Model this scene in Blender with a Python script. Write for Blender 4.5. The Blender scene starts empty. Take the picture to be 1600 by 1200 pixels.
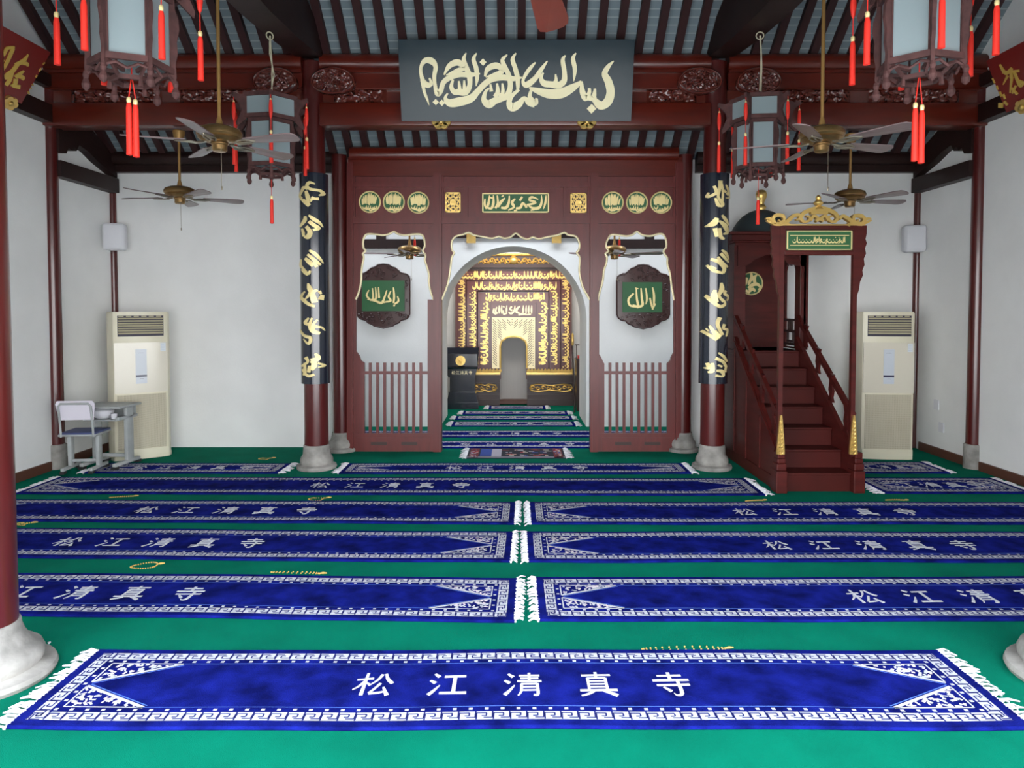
import bpy, bmesh, math, random
from mathutils import Vector, Matrix, noise
from mathutils.geometry import tessellate_polygon

C = bpy.context.scene.collection
PI = math.pi

# ---------------------------------------------------------------- camera
F_PX, EYE, HZN, CXP = 1108.0, 1.8, 482.0, 805.0
TILT = math.atan(0.0346)
CYP = HZN + F_PX * math.tan(TILT)
cam_d = bpy.data.cameras.new('camera')
cam = bpy.data.objects.new('camera', cam_d)
C.objects.link(cam)
cam.location = (0, 0, EYE)
cam.rotation_euler = (PI / 2 - TILT, 0, 0)
cam_d.sensor_fit = 'HORIZONTAL'
cam_d.sensor_width = 36.0
cam_d.lens = 36.0 * F_PX / 1600.0
cam_d.shift_x = (800.0 - CXP) / 1600.0
cam_d.shift_y = -(600.0 - CYP) / 1600.0
cam_d.clip_start = 0.05
bpy.context.scene.camera = cam

# ---------------------------------------------------------------- daylight
w = bpy.data.worlds.new('daylight')
bpy.context.scene.world = w
w.use_nodes = True
bg = w.node_tree.nodes['Background']
bg.inputs[1].default_value = 1.0
_t = w.node_tree
_tc = _t.nodes.new('ShaderNodeTexCoord')
_sp = _t.nodes.new('ShaderNodeSeparateXYZ')
_rp = _t.nodes.new('ShaderNodeValToRGB')
_t.links.new(_tc.outputs['Generated'], _sp.inputs[0])
_t.links.new(_sp.outputs['Z'], _rp.inputs[0])
_t.links.new(_rp.outputs[0], bg.inputs[0])
_e = _rp.color_ramp.elements
_e[0].position, _e[0].color = 0.0, (4.6, 4.6, 4.6, 1)
_e[1].position, _e[1].color = 0.75, (4.4, 4.9, 5.5, 1)
_m = _e.new(0.30)
_m.color = (4.6, 4.8, 5.0, 1)

# sun added to bounce light off the courtyard; the roof keeps its beam outside
_s = bpy.data.lights.new('courtyard_bounce_sun', 'SUN')
_s.energy, _s.angle, _s.color = 9.0, math.radians(2), (1.0, 0.96, 0.90)
_so = bpy.data.objects.new('courtyard_bounce_sun', _s)
C.objects.link(_so)
_so.location = (0, 20, 20)
_so.rotation_euler = (math.radians(-38), 0, 0)


def area(name, loc, rot, sx, sy, power, col=(1, 1, 1)):
    d = bpy.data.lights.new(name, 'AREA')
    d.shape = 'RECTANGLE'
    d.size, d.size_y, d.energy, d.color = sx, sy, power, col
    o = bpy.data.objects.new(name, d)
    C.objects.link(o)
    o.location, o.rotation_euler = loc, rot
    return o


# daylight through the skylights of the passage; unseen chamber lamp added to brighten the mihrab
area('passage_skylight', (0, 9.75, 3.9), (0, 0, 0), 6.5, 0.6, 62, (0.86, 0.93, 1.0))
area('chamber_fill', (0, 12.0, 3.3), (math.radians(58), 0, 0), 1.9, 0.5, 34, (1.0, 0.95, 0.87))

vs = bpy.context.scene.view_settings
vs.view_transform = 'Standard'
vs.look = 'None'
vs.gamma = 1
vs.use_curve_mapping = False
vs.exposure = 0.92

# ---------------------------------------------------------------- helpers
ORG = {}


def at(px, py, Y):
    """point of the place seen at a pixel of the 1600x1200 frame, at depth Y"""
    a = (px - CXP) / F_PX
    b = -(py - CYP) / F_PX
    ct, st = math.cos(TILT), math.sin(TILT)
    dy, dz = ct + b * st, -st + b * ct
    t = Y / dy
    return Vector((a * t, Y, EYE + dz * t))


def thing(name, label, cat, loc=(0, 0, 0), group=None, rot=0, local=False, kind=None):
    o = bpy.data.objects.new(name, None)
    o.empty_display_size = 0.1
    C.objects.link(o)
    o.location = loc
    o.rotation_euler = (0, 0, rot)
    o['label'] = label
    o['category'] = cat
    if group:
        o['group'] = group
    if kind:
        o['kind'] = kind
    ORG[o.name] = Vector((0, 0, 0)) if local else Vector(loc)
    return o


def tag(o, label=None, cat=None, group=None, kind=None):
    if label:
        o['label'] = label
    if cat:
        o['category'] = cat
    if group:
        o['group'] = group
    if kind:
        o['kind'] = kind
    return o


def copy_tree(o, parent=None):
    c = o.copy()
    C.objects.link(c)
    if parent:
        c.parent = parent
    for ch in [x for x in o.children]:
        copy_tree(ch, c)
    return c


class MB:
    def __init__(self):
        self.v, self.f, self.m, self.cur = [], [], [], 0

    def quad(self, a, b, c, d, m=None):
        n = len(self.v)
        self.v += [Vector(a), Vector(b), Vector(c), Vector(d)]
        self.f.append((n, n + 1, n + 2, n + 3))
        self.m.append(self.cur if m is None else m)

    def add(self, verts, faces, m=None):
        n = len(self.v)
        self.v += [Vector(p) for p in verts]
        for fc in faces:
            self.f.append(tuple(i + n for i in fc))
            self.m.append(self.cur if m is None else m)

    def box(self, x0, x1, y0, y1, z0, z1, m=None):
        x0, x1 = min(x0, x1), max(x0, x1)
        y0, y1 = min(y0, y1), max(y0, y1)
        z0, z1 = min(z0, z1), max(z0, z1)
        self.add([(x0, y0, z0), (x1, y0, z0), (x1, y1, z0), (x0, y1, z0),
                  (x0, y0, z1), (x1, y0, z1), (x1, y1, z1), (x0, y1, z1)],
                 [(0, 3, 2, 1), (4, 5, 6, 7), (0, 1, 5, 4), (1, 2, 6, 5), (2, 3, 7, 6), (3, 0, 4, 7)], m)

    def bbox(self, x0, x1, y0, y1, z0, z1, b=0.006, m=None):
        """box with chamfered edges"""
        x0, x1 = min(x0, x1), max(x0, x1)
        y0, y1 = min(y0, y1), max(y0, y1)
        z0, z1 = min(z0, z1), max(z0, z1)
        b = min(b, (x1 - x0) * .45, (y1 - y0) * .45, (z1 - z0) * .45)
        bm = bmesh.new()
        bmesh.ops.create_cube(bm, size=1)
        for v in bm.verts:
            v.co = Vector(((x0 + x1) / 2 + v.co.x * (x1 - x0), (y0 + y1) / 2 + v.co.y * (y1 - y0), (z0 + z1) / 2 + v.co.z * (z1 - z0)))
        bmesh.ops.bevel(bm, geom=list(bm.edges), offset=b, segments=2, affect='EDGES', profile=0.5)
        self.bm(bm, m)

    def bm(self, bm, m=None):
        bm.verts.index_update()
        self.add([v.co.copy() for v in bm.verts], [tuple(v.index for v in f.verts) for f in bm.faces], m)
        bm.free()

    def bar(self, p0, p1, wx, wy, up=(0, 0, 1), m=None):
        """rectangular bar from p0 to p1"""
        p0, p1 = Vector(p0), Vector(p1)
        d = (p1 - p0).normalized()
        u = Vector(up)
        s = d.cross(u)
        if s.length < 1e-5:
            s = d.cross(Vector((1, 0, 0)))
        s.normalize()
        u = s.cross(d).normalized()
        vs_ = []
        for p in (p0, p1):
            for a, b in ((-1, -1), (1, -1), (1, 1), (-1, 1)):
                vs_.append(p + s * a * wx / 2 + u * b * wy / 2)
        self.add(vs_, [(0, 3, 2, 1), (4, 5, 6, 7), (0, 1, 5, 4), (1, 2, 6, 5), (2, 3, 7, 6), (3, 0, 4, 7)], m)

    def tube(self, path, r, n=8, m=None, caps=True):
        pts = [Vector(p) for p in path]
        rs = r if isinstance(r, (list, tuple)) else [r] * len(pts)
        vs_, fs = [], []
        prev = None
        for i, p in enumerate(pts):
            d = (pts[min(i + 1, len(pts) - 1)] - pts[max(i - 1, 0)])
            d = d.normalized() if d.length > 1e-9 else Vector((0, 0, 1))
            if prev is None:
                s = d.cross(Vector((0, 0, 1)))
                if s.length < 1e-3:
                    s = Vector((1, 0, 0))
            else:
                s = prev - d * prev.dot(d)
                if s.length < 1e-6:
                    s = d.orthogonal()
            s.normalize()
            prev = s
            t = d.cross(s)
            for k in range(n):
                a = 2 * PI * k / n
                vs_.append(p + (s * math.cos(a) + t * math.sin(a)) * rs[i])
        for i in range(len(pts) - 1):
            for k in range(n):
                a, b = i * n + k, i * n + (k + 1) % n
                fs.append((a, b, b + n, a + n))
        if caps:
            fs.append(tuple(range(n - 1, -1, -1)))
            fs.append(tuple((len(pts) - 1) * n + k for k in range(n)))
        self.add(vs_, fs, m)

    def lathe(self, prof, c=(0, 0, 0), n=24, m=None, sx=1, sy=1):
        vs_, fs = [], []
        for (r, z) in prof:
            for k in range(n):
                a = 2 * PI * k / n
                vs_.append((c[0] + r * math.cos(a) * sx, c[1] + r * math.sin(a) * sy, c[2] + z))
        for i in range(len(prof) - 1):
            for k in range(n):
                a, b = i * n + k, i * n + (k + 1) % n
                fs.append((a, b, b + n, a + n))
        fs.append(tuple(range(n - 1, -1, -1)))
        fs.append(tuple((len(prof) - 1) * n + k for k in range(n)))
        self.add(vs_, fs, m)

    def sphere(self, c, r, n=10, m=None, sz=1):
        prof = []
        k = max(4, n // 2)
        for i in range(k + 1):
            a = -PI / 2 + PI * i / k
            prof.append((max(r * math.cos(a), 1e-4), r * math.sin(a) * sz))
        self.lathe(prof, c, n, m)

    def plate(self, outer, holes, mp, d0, d1, m=None):
        """solid plate: 2D outline with holes; mp(a, b, d) gives the 3D point"""
        polys = [outer] + list(holes)
        flat = [p for q in polys for p in q]
        tris = tessellate_polygon([[Vector((p[0], p[1], 0)) for p in q] for q in polys])
        n = len(flat)
        vs_ = [mp(p[0], p[1], d0) for p in flat] + [mp(p[0], p[1], d1) for p in flat]
        fs = []
        for t in tris:
            fs.append(tuple(t))
            fs.append(tuple(i + n for i in reversed(t)))
        s = 0
        for q in polys:
            k = len(q)
            for i in range(k):
                a, b = s + i, s + (i + 1) % k
                fs.append((a, b, b + n, a + n))
            s += k
        self.add(vs_, fs, m)

    def brush(self, pts, mp, o0, o1, m=None, seg=5):
        """a brush stroke: points (x, y, width); mp(x, y, off) lays it on a surface"""
        P = smooth_pts(pts, seg)
        L, R = [], []
        for i, (x, y, wd) in enumerate(P):
            a, b = P[max(i - 1, 0)], P[min(i + 1, len(P) - 1)]
            dx, dy = b[0] - a[0], b[1] - a[1]
            l = math.hypot(dx, dy) or 1
            nx, ny = -dy / l, dx / l
            L.append((x + nx * wd / 2, y + ny * wd / 2))
            R.append((x - nx * wd / 2, y - ny * wd / 2))
        k = len(P)
        vs_ = [mp(p[0], p[1], o1) for p in L] + [mp(p[0], p[1], o1) for p in R] + \
              [mp(p[0], p[1], o0) for p in L] + [mp(p[0], p[1], o0) for p in R]
        fs = []
        for i in range(k - 1):
            fs.append((i, i + 1, k + i + 1, k + i))
            fs.append((2 * k + i, 2 * k + i + 1, i + 1, i))
            fs.append((k + i, k + i + 1, 3 * k + i + 1, 3 * k + i))
        fs.append((0, k, 3 * k, 2 * k))
        fs.append((k - 1, 3 * k - 1, 4 * k - 1, 2 * k - 1))
        self.add(vs_, fs, m)

    def diamond(self, x, y, s, mp, o0, o1, m=None):
        h = s / 2
        q = [(x - h, y), (x, y - h), (x + h, y), (x, y + h)]
        self.add([mp(a, b, o1) for a, b in q] + [mp(a, b, o0) for a, b in q],
                 [(0, 1, 2, 3), (0, 4, 5, 1), (1, 5, 6, 2), (2, 6, 7, 3), (3, 7, 4, 0)], m)

    def relief(self, mp, nu, nv, fn, m=None):
        """grid surface: mp(u, v, off) with off = fn(u, v)"""
        vs_, fs = [], []
        for j in range(nv + 1):
            for i in range(nu + 1):
                u, v = i / nu, j / nv
                vs_.append(mp(u, v, fn(u, v)))
        for j in range(nv):
            for i in range(nu):
                a = j * (nu + 1) + i
                fs.append((a, a + 1, a + nu + 2, a + nu + 1))
        self.add(vs_, fs, m)

    def build(self, name, mats, parent=None, smooth=None, org=None):
        if not isinstance(mats, (list, tuple)):
            mats = [mats]
        if org is None:
            org = ORG.get(parent.name, Vector((0, 0, 0))) if parent else Vector((0, 0, 0))
        org = Vector(org)
        me = bpy.data.meshes.new(name)
        me.from_pydata([tuple(p - org) for p in self.v], [], self.f)
        for mm in mats:
            me.materials.append(mm)
        for p, k in zip(me.polygons, self.m):
            p.material_index = min(k, len(mats) - 1)
        bm = bmesh.new()
        bm.from_mesh(me)
        bmesh.ops.recalc_face_normals(bm, faces=list(bm.faces))
        bm.to_mesh(me)
        bm.free()
        if smooth:
            for p in me.polygons:
                p.use_smooth = True
            me.set_sharp_from_angle(angle=math.radians(smooth if smooth is not True else 40))
        o = bpy.data.objects.new(name, me)
        C.objects.link(o)
        if parent:
            o.parent = parent
            ORG[o.name] = org
        else:
            o.location = org
            ORG[o.name] = org
        return o


def smooth_pts(pts, seg):
    P = []
    n = len(pts)
    if n == 2 or seg <= 1:
        return [tuple(p) for p in pts]
    for i in range(n - 1):
        p0, p1, p2, p3 = pts[max(i - 1, 0)], pts[i], pts[i + 1], pts[min(i + 2, n - 1)]
        for k in range(seg):
            t = k / seg
            q = []
            for c in range(3):
                a = 2 * p1[c]
                b = p2[c] - p0[c]
                cc = 2 * p0[c] - 5 * p1[c] + 4 * p2[c] - p3[c]
                d = -p0[c] + 3 * p1[c] - 3 * p2[c] + p3[c]
                q.append(0.5 * (a + b * t + cc * t * t + d * t ** 3))
            q[2] = max(q[2], 0.3 * min(p1[2], p2[2]))
            P.append(tuple(q))
    P.append(tuple(pts[-1]))
    return P


def XZ(a, b, d):
    return Vector((a, d, b))


def YZ(a, b, d):
    return Vector((d, a, b))


# ---------------------------------------------------------------- materials
def mat(name, col, rough=0.6, metal=0.0, coat=0.0, var=0.0, vscale=8.0, bump=0.0, bscale=60.0, col2=None, spec=None, sheen=0.0, stretch=None, emit=None):
    m = bpy.data.materials.new(name)
    m.use_nodes = True
    nt = m.node_tree
    b = nt.nodes['Principled BSDF']
    b.inputs['Base Color'].default_value = (*col, 1)
    b.inputs['Roughness'].default_value = rough
    b.inputs['Metallic'].default_value = metal
    b.inputs['Coat Weight'].default_value = coat
    b.inputs['Coat Roughness'].default_value = 0.12
    if spec is not None:
        b.inputs['Specular IOR Level'].default_value = spec
    if sheen:
        b.inputs['Sheen Weight'].default_value = sheen
        b.inputs['Sheen Roughness'].default_value = 0.5
    tc = nt.nodes.new('ShaderNodeTexCoord')
    src = tc.outputs['Object']
    if stretch:
        mp = nt.nodes.new('ShaderNodeMapping')
        mp.inputs['Scale'].default_value = stretch
        nt.links.new(src, mp.inputs[0])
        src = mp.outputs[0]
    if var or col2:
        nz = nt.nodes.new('ShaderNodeTexNoise')
        nz.inputs['Scale'].default_value = vscale
        nz.inputs['Detail'].default_value = 4
        nt.links.new(src, nz.inputs['Vector'])
        rp = nt.nodes.new('ShaderNodeValToRGB')
        c2 = col2 if col2 else tuple(max(0, c * (1 - var)) for c in col)
        c1 = tuple(min(1, c * (1 + var * .6)) for c in col) if not col2 else col
        rp.color_ramp.elements[0].position, rp.color_ramp.elements[1].position = 0.32, 0.68
        rp.color_ramp.elements[0].color, rp.color_ramp.elements[1].color = (*c2, 1), (*c1, 1)
        nt.links.new(nz.outputs['Fac'], rp.inputs[0])
        nt.links.new(rp.outputs[0], b.inputs['Base Color'])
    if bump:
        nb = nt.nodes.new('ShaderNodeTexNoise')
        nb.inputs['Scale'].default_value = bscale
        nb.inputs['Detail'].default_value = 3
        nt.links.new(src, nb.inputs['Vector'])
        bp = nt.nodes.new('ShaderNodeBump')
        bp.inputs['Strength'].default_value = bump
        bp.inputs['Distance'].default_value = 0.01
        nt.links.new(nb.outputs['Fac'], bp.inputs['Height'])
        nt.links.new(bp.outputs[0], b.inputs['Normal'])
    return m


def tile_mat():
    m = mat('grey_roof_bricks', (0.30, 0.35, 0.38), 0.85)
    nt = m.node_tree
    b = nt.nodes['Principled BSDF']
    tc = [n for n in nt.nodes if n.type == 'TEX_COORD'][0]
    br = nt.nodes.new('ShaderNodeTexBrick')
    br.inputs['Color1'].default_value = (0.19, 0.235, 0.26, 1)
    br.inputs['Color2'].default_value = (0.15, 0.19, 0.21, 1)
    br.inputs['Mortar'].default_value = (0.36, 0.40, 0.41, 1)
    br.inputs['Scale'].default_value = 1
    br.inputs['Mortar Size'].default_value = 0.004
    br.inputs['Brick Width'].default_value = 40
    br.inputs['Row Height'].default_value = 0.072
    br.offset = 0
    nt.links.new(tc.outputs['Object'], br.inputs['Vector'])
    nt.links.new(br.outputs['Color'], b.inputs['Base Color'])
    return m


def mesh_grille():
    m = mat('ac_grille', (0.50, 0.45, 0.33), 0.6)
    nt = m.node_tree
    b = nt.nodes['Principled BSDF']
    tc = [n for n in nt.nodes if n.type == 'TEX_COORD'][0]
    br = nt.nodes.new('ShaderNodeTexBrick')
    br.inputs['Color1'].default_value = (0.30, 0.26, 0.17, 1)
    br.inputs['Color2'].default_value = (0.36, 0.31, 0.20, 1)
    br.inputs['Mortar'].default_value = (0.60, 0.55, 0.42, 1)
    br.inputs['Scale'].default_value = 1
    br.inputs['Mortar Size'].default_value = 0.003
    br.inputs['Brick Width'].default_value = 0.012
    br.inputs['Row Height'].default_value = 0.012
    br.offset = 0
    mp = nt.nodes.new('ShaderNodeMapping')
    mp.inputs['Rotation'].default_value = (PI / 2, 0, 0)
    nt.links.new(tc.outputs['Object'], mp.inputs[0])
    nt.links.new(mp.outputs[0], br.inputs['Vector'])
    nt.links.new(br.outputs['Color'], b.inputs['Base Color'])
    return m


M = {
    'plaster': mat('white_plaster', (0.83, 0.83, 0.82), 0.9, var=0.05, vscale=1.6, bump=0.12, bscale=45),
    'carpet': mat('green_carpet', (0.0, 0.165, 0.100), 0.95, var=0.14, vscale=2.5, bump=0.5, bscale=260, spec=0.06),
    'rug': mat('blue_rug_pile', (0.006, 0.011, 0.165), 0.95, var=0.55, vscale=6.5, bump=0.5, bscale=160, spec=0.03),
    'rugwhite': mat('rug_white_wool', (0.56, 0.57, 0.62), 0.85, var=0.15, vscale=40),
    'rugline': mat('rug_fret_line', (0.025, 0.03, 0.16), 0.95, spec=0.05),
    'ruglight': mat('rug_light_blue_line', (0.07, 0.16, 0.62), 0.85),
    'rugpink': mat('rug_cream_flower', (0.72, 0.62, 0.66), 0.85),
    'fringe': mat('rug_fringe_cotton', (0.70, 0.70, 0.74), 0.9, var=0.25, vscale=30),
    'red': mat('red_lacquer', (0.120, 0.013, 0.011), 0.42, coat=0.08, var=0.18, vscale=3, stretch=(6, 6, 1)),
    'beam': mat('red_beam_lacquer', (0.105, 0.010, 0.004), 0.34, coat=0.3, var=0.2, vscale=3, stretch=(1, 6, 6)),
    'column': mat('column_lacquer', (0.078, 0.008, 0.007), 0.3, coat=0.5, var=0.15, vscale=3, stretch=(6, 6, 1)),
    'dark': mat('dark_brown_timber', (0.020, 0.007, 0.006), 0.5, coat=0.05, var=0.3, vscale=4, spec=0.3),
    'carved': mat('carved_red_wood', (0.115, 0.022, 0.015), 0.22, coat=0.9),
    'frame': mat('dark_carved_frame', (0.045, 0.010, 0.008), 0.3, coat=0.3),
    'rafter': mat('rafter_wood', (0.032, 0.006, 0.006), 0.65, var=0.2, vscale=6),
    'tiles': tile_mat(),
    'stone': mat('pale_stone', (0.30, 0.285, 0.265), 0.85, var=0.4, vscale=7, bump=0.3, bscale=40),
    'gold': mat('gold_leaf', (0.80, 0.54, 0.17), 0.30, metal=0.75, bump=0.35, bscale=34),
    'goldp': mat('gold_paint', (0.88, 0.72, 0.34), 0.42, metal=0.30),
    'goldw': mat('cream_gold_edge', (0.92, 0.80, 0.50), 0.4, metal=0.2),
    'black': mat('black_lacquer', (0.012, 0.016, 0.028), 0.22, coat=0.6),
    'plaque': mat('black_lacquer_teal_reflection', (0.004, 0.020, 0.030), 0.22, coat=0.05, bump=0.15, bscale=6, spec=0.22),  # teal of the board's reflection put into its black base colour
    'green': mat('green_board', (0.022, 0.115, 0.038), 0.5),
    'brass': mat('antique_brass', (0.36, 0.22, 0.09), 0.32, metal=0.85, var=0.2, vscale=12),
    'rod': mat('fan_rod_brass', (0.34, 0.19, 0.06), 0.45, metal=0.5),
    'blade': mat('fan_blade_laminate', (0.19, 0.135, 0.135), 0.35, coat=0.2, var=0.1, vscale=5),
    'bladered': mat('fan_blade_red_brown', (0.115, 0.020, 0.012), 0.4, coat=0.2, var=0.15, vscale=5),
    'iron': mat('fan_iron', (0.30, 0.26, 0.20), 0.35, metal=0.8),
    'lwood': mat('dusty_lantern_wood', (0.075, 0.027, 0.025), 0.8, var=0.35, vscale=14, bump=0.3, bscale=40),
    'tassel': mat('red_tassel_silk', (0.72, 0.022, 0.010), 0.6),
    'lac': mat('ac_beige_plastic', (0.80, 0.75, 0.58), 0.4, var=0.05, vscale=3),
    'lacp': mat('ac_panel_plastic', (0.74, 0.69, 0.57), 0.22, coat=0.3),
    'lacd': mat('ac_louvre_dark', (0.05, 0.045, 0.07), 0.6),
    'lacs': mat('ac_louvre_slat', (0.50, 0.45, 0.30), 0.5),
    'grille': mesh_grille(),
    'strip': mat('ac_control_strip', (0.62, 0.66, 0.72), 0.3),
    'stripd': mat('ac_display', (0.05, 0.05, 0.10), 0.25),
    'sticker': mat('ac_sticker', (0.72, 0.76, 0.78), 0.5),
    'grey': mat('grey_enamel_metal', (0.40, 0.42, 0.42), 0.5, var=0.1, vscale=8),
    'white': mat('white_plastic', (0.72, 0.72, 0.76), 0.45),
    'lilac': mat('pale_lilac_plastic', (0.76, 0.72, 0.80), 0.45),
    'blueseat': mat('blue_seat_plastic', (0.07, 0.09, 0.22), 0.5),
    'rubber': mat('black_rubber', (0.015, 0.015, 0.017), 0.6),
    'dome': mat('dome_grey_green', (0.035, 0.05, 0.055), 0.6),
    'minbar': mat('minbar_wood', (0.078, 0.010, 0.008), 0.42, coat=0.04, var=0.25, vscale=3, stretch=(1, 1, 6), spec=0.28),
    'step': mat('step_boards', (0.062, 0.007, 0.005), 0.5, coat=0.03, var=0.2, vscale=4, spec=0.25),
    'mih': mat('mihrab_wood', (0.105, 0.020, 0.018), 0.35, coat=0.4),
    'mihd': mat('mihrab_dark_wood', (0.032, 0.012, 0.010), 0.4, coat=0.3),
    'niche': mat('niche_plaster', (0.42, 0.41, 0.40), 0.95),
    'bead': mat('amber_bead', (0.56, 0.40, 0.10), 0.4),
    'skirt': mat('brown_skirting', (0.10, 0.035, 0.022), 0.5),
    'cord': mat('pale_cord', (0.50, 0.46, 0.33), 0.8),
    'redboard': mat('red_sign_board', (0.20, 0.010, 0.008), 0.45, coat=0.1),
    'dimgold': mat('sign_gold', (0.70, 0.48, 0.10), 0.42, metal=0.3),
    'paleband': mat('pale_plaster_band', (0.55, 0.54, 0.50), 0.9),
    'court': mat('courtyard_paving', (0.52, 0.51, 0.49), 0.9, var=0.1, vscale=2),
    'redcase': mat('red_plastic', (0.55, 0.02, 0.02), 0.4),
}


def glass_mat():
    m = mat('frosted_lantern_glass', (0.30, 0.37, 0.39), 0.35)
    b = m.node_tree.nodes['Principled BSDF']
    b.inputs['Transmission Weight'].default_value = 0.25
    return m


M['glass'] = glass_mat()

# ---------------------------------------------------------------- dimensions
XW = 5.17          # inner face of the side walls
YB = 7.95          # row of inner columns
YF = 3.40          # row of front columns
YS = 8.90          # carved screen
YK = 9.15          # rear wall of the hall
YA = 10.75         # arch wall
YM = 13.2          # mihrab
XC = 2.24          # column line
SLOPE = 0.78


def roof_z(y):
    return 4.64 - SLOPE * (y - YB)


RIDGE = 5.67

# ================================================================ the setting
def struct(mb, name, mats, label=None, smooth=None):
    o = mb.build(name, mats, smooth=smooth)
    o['kind'] = 'structure'
    if label:
        o['label'] = label
    return o


mb = MB()
mb.box(-XW - .3, XW + .3, 2.2, 9.2, -0.2, 0.0)
mb.box(-4.2, 4.2, 9.2, 13.6, -0.2, 0.0)
struct(mb, 'floor', M['carpet'], 'floor covered wall to wall in plain green carpet')

mb = MB()
mb.box(-14, 14, -16, 2.18, -0.35, -0.12)
struct(mb, 'courtyard_ground', M['court'], 'pale paved courtyard ground in front of the open hall')

# side walls (gables up to the roof)
for sx, nm in ((-1, 'wall_left'), (1, 'wall_right')):
    mb = MB()
    prof = [(2.2, -0.2), (9.3, -0.2), (9.3, roof_z(9.3) + .1), (RIDGE, roof_z(RIDGE) + .1), (2.2, roof_z(9.14) + .1)]
    mb.plate(prof, [], YZ, sx * XW, sx * (XW + .25))
    struct(mb, nm, M['plaster'], 'white plaster side wall on the %s' % ('left' if sx < 0 else 'right'))
    mb = MB()
    mb.box(sx * XW, sx * (XW - .025), 3.0, 7.82, 0, .10)
    mb.box(sx * XW, sx * (XW - .025), 8.08, 9.0, 0, .10)
    struct(mb, 'baseboard_' + ('left' if sx < 0 else 'right'), M['skirt'])

# rear wall with the wide opening for the screen
mb = MB()
mb.plate([(-XW, -.2), (-2.12, -.2), (-2.12, 3.86), (2.12, 3.86), (2.12, -.2), (XW, -.2), (XW, 4.15), (-XW, 4.15)], [], XZ, YK, YK + .14)
struct(mb, 'wall_back', M['plaster'], 'bright white plaster rear wall either side of the red screen')

# front of the hall: unseen timber doors added to narrow the daylight opening
mb = MB()
for s_ in (-1, 1):
    mb.box(s_ * 3.5, s_ * (XW + .2), 2.2, 2.3, 0, 3.75)
    for i in range(3):
        x = s_ * (3.55 + i * .7)
        mb.box(x - .03, x + .03, 2.3, 2.33, 0, 3.7)
    for z in (.5, 1.1, 2.9):
        mb.box(s_ * 3.5, s_ * XW, 2.3, 2.325, z - .04, z + .04)
struct(mb, 'wall_front_blocker', M['red'], 'unseen red timber doors at the front, added to narrow the daylight')

# passage behind the screen
def arc(cx, cz, r, a0, a1, n):
    return [(cx + r * math.cos(a0 + (a1 - a0) * i / n), cz + r * math.sin(a0 + (a1 - a0) * i / n)) for i in range(n + 1)]


AR, ACX, ACZ = 1.11, -0.03, 1.63
mb = MB()
op = [(ACX + AR, -.2)] + arc(ACX, ACZ, AR, 0, PI, 40) + [(ACX - AR, -.2)]
mb.plate([(-4.2, -.2), (-4.2, 4.2), (4.2, 4.2), (4.2, -.2)] + op, [], XZ, YA, YA + 1.15)
struct(mb, 'wall_arch', M['plaster'], 'white wall with a round arched opening behind the screen', smooth=35)
mb = MB()
for sx in (-1, 1):
    mb.box(sx * 4.0, sx * 4.2, YK + .14, YA, -.2, 4.2)
struct(mb, 'wall_passage', M['plaster'])
mb = MB()
mb.plate([(-1.9, -.2), (1.9, -.2), (1.9, 3.9), (-1.9, 3.9)], [], XZ, 13.46, 13.6)
struct(mb, 'wall_chamber', M['plaster'])
mb = MB()
for sx in (-1, 1):
    mb.box(sx * 1.75, sx * 1.95, YA + 1.15, 13.5, -.2, 3.9)
struct(mb, 'wall_chamber_side', M['plaster'])
mb = MB()
mb.box(-4.2, 4.2, YK + .14, YA + .3, 4.1, 4.2)
mb.box(-2, 2, YA + .3, 13.6, 3.75, 3.9)
struct(mb, 'ceiling_passage', M['dark'])
# dark timber beam with posts and pale panels high on the arch wall, seen above the openings
mb = MB()
mb.box(-4.0, -1.22, YA - .06, YA, 2.70, 2.84, 0)
mb.box(1.16, 4.0, YA - .06, YA, 2.70, 2.84, 0)
mb.box(-1.22, 1.16, YA - .06, YA, 2.86, 2.99, 0)
for x in (-3.2, -2.6, -2.02, 2.02, 2.6, 3.2):
    mb.box(x - .07, x + .07, YA - .05, YA, 2.84, 4.1, 0)
for x in (-.66, .62):
    mb.box(x - .07, x + .07, YA - .09, YA - .06, 2.78, 2.95, 1)
struct(mb, 'trim_1', [M['dark'], M['gold']])

# ---------------------------------------------------------------- roof
mb = MB()
o_pts = [(1.3, roof_z(2 * RIDGE - 1.3)), (RIDGE, roof_z(RIDGE)), (9.45, roof_z(9.45)), (9.45, roof_z(9.45) + .12), (RIDGE, roof_z(RIDGE) + .14), (1.3, roof_z(2 * RIDGE - 1.3) + .12)]
mb.plate(o_pts, [], YZ, -XW - .25, XW + .25)
ceiling = struct(mb, 'ceiling', M['tiles'], 'sloping roof of grey bricks laid on dark red rafters')
rx = -5.08
k = 0
while rx < 5.12:
    mb = MB()
    a, b = (RIDGE + .02, roof_z(RIDGE + .02)), (9.12, roof_z(9.12))
    mb.plate([(a[0], a[1] - .085), (b[0], b[1] - .085), (b[0], b[1] + .005), (a[0], a[1] + .005)], [], YZ, rx - .042, rx + .042)
    mb.build('rafter', M['rafter'], ceiling)
    rx += 0.2145
    k += 1

# ---------------------------------------------------------------- beams over the inner columns
def relief_fn(seed, sc, amp):
    def fn(u, v):
        p = Vector((u * sc[0] + seed, v * sc[1], seed * .7))
        n = noise.turbulence(p, 2, True)
        e = min(1, min(u, 1 - u) * 14, min(v, 1 - v) * 8)
        return (.3 + n * 1.0) * amp * e
    return fn


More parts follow.
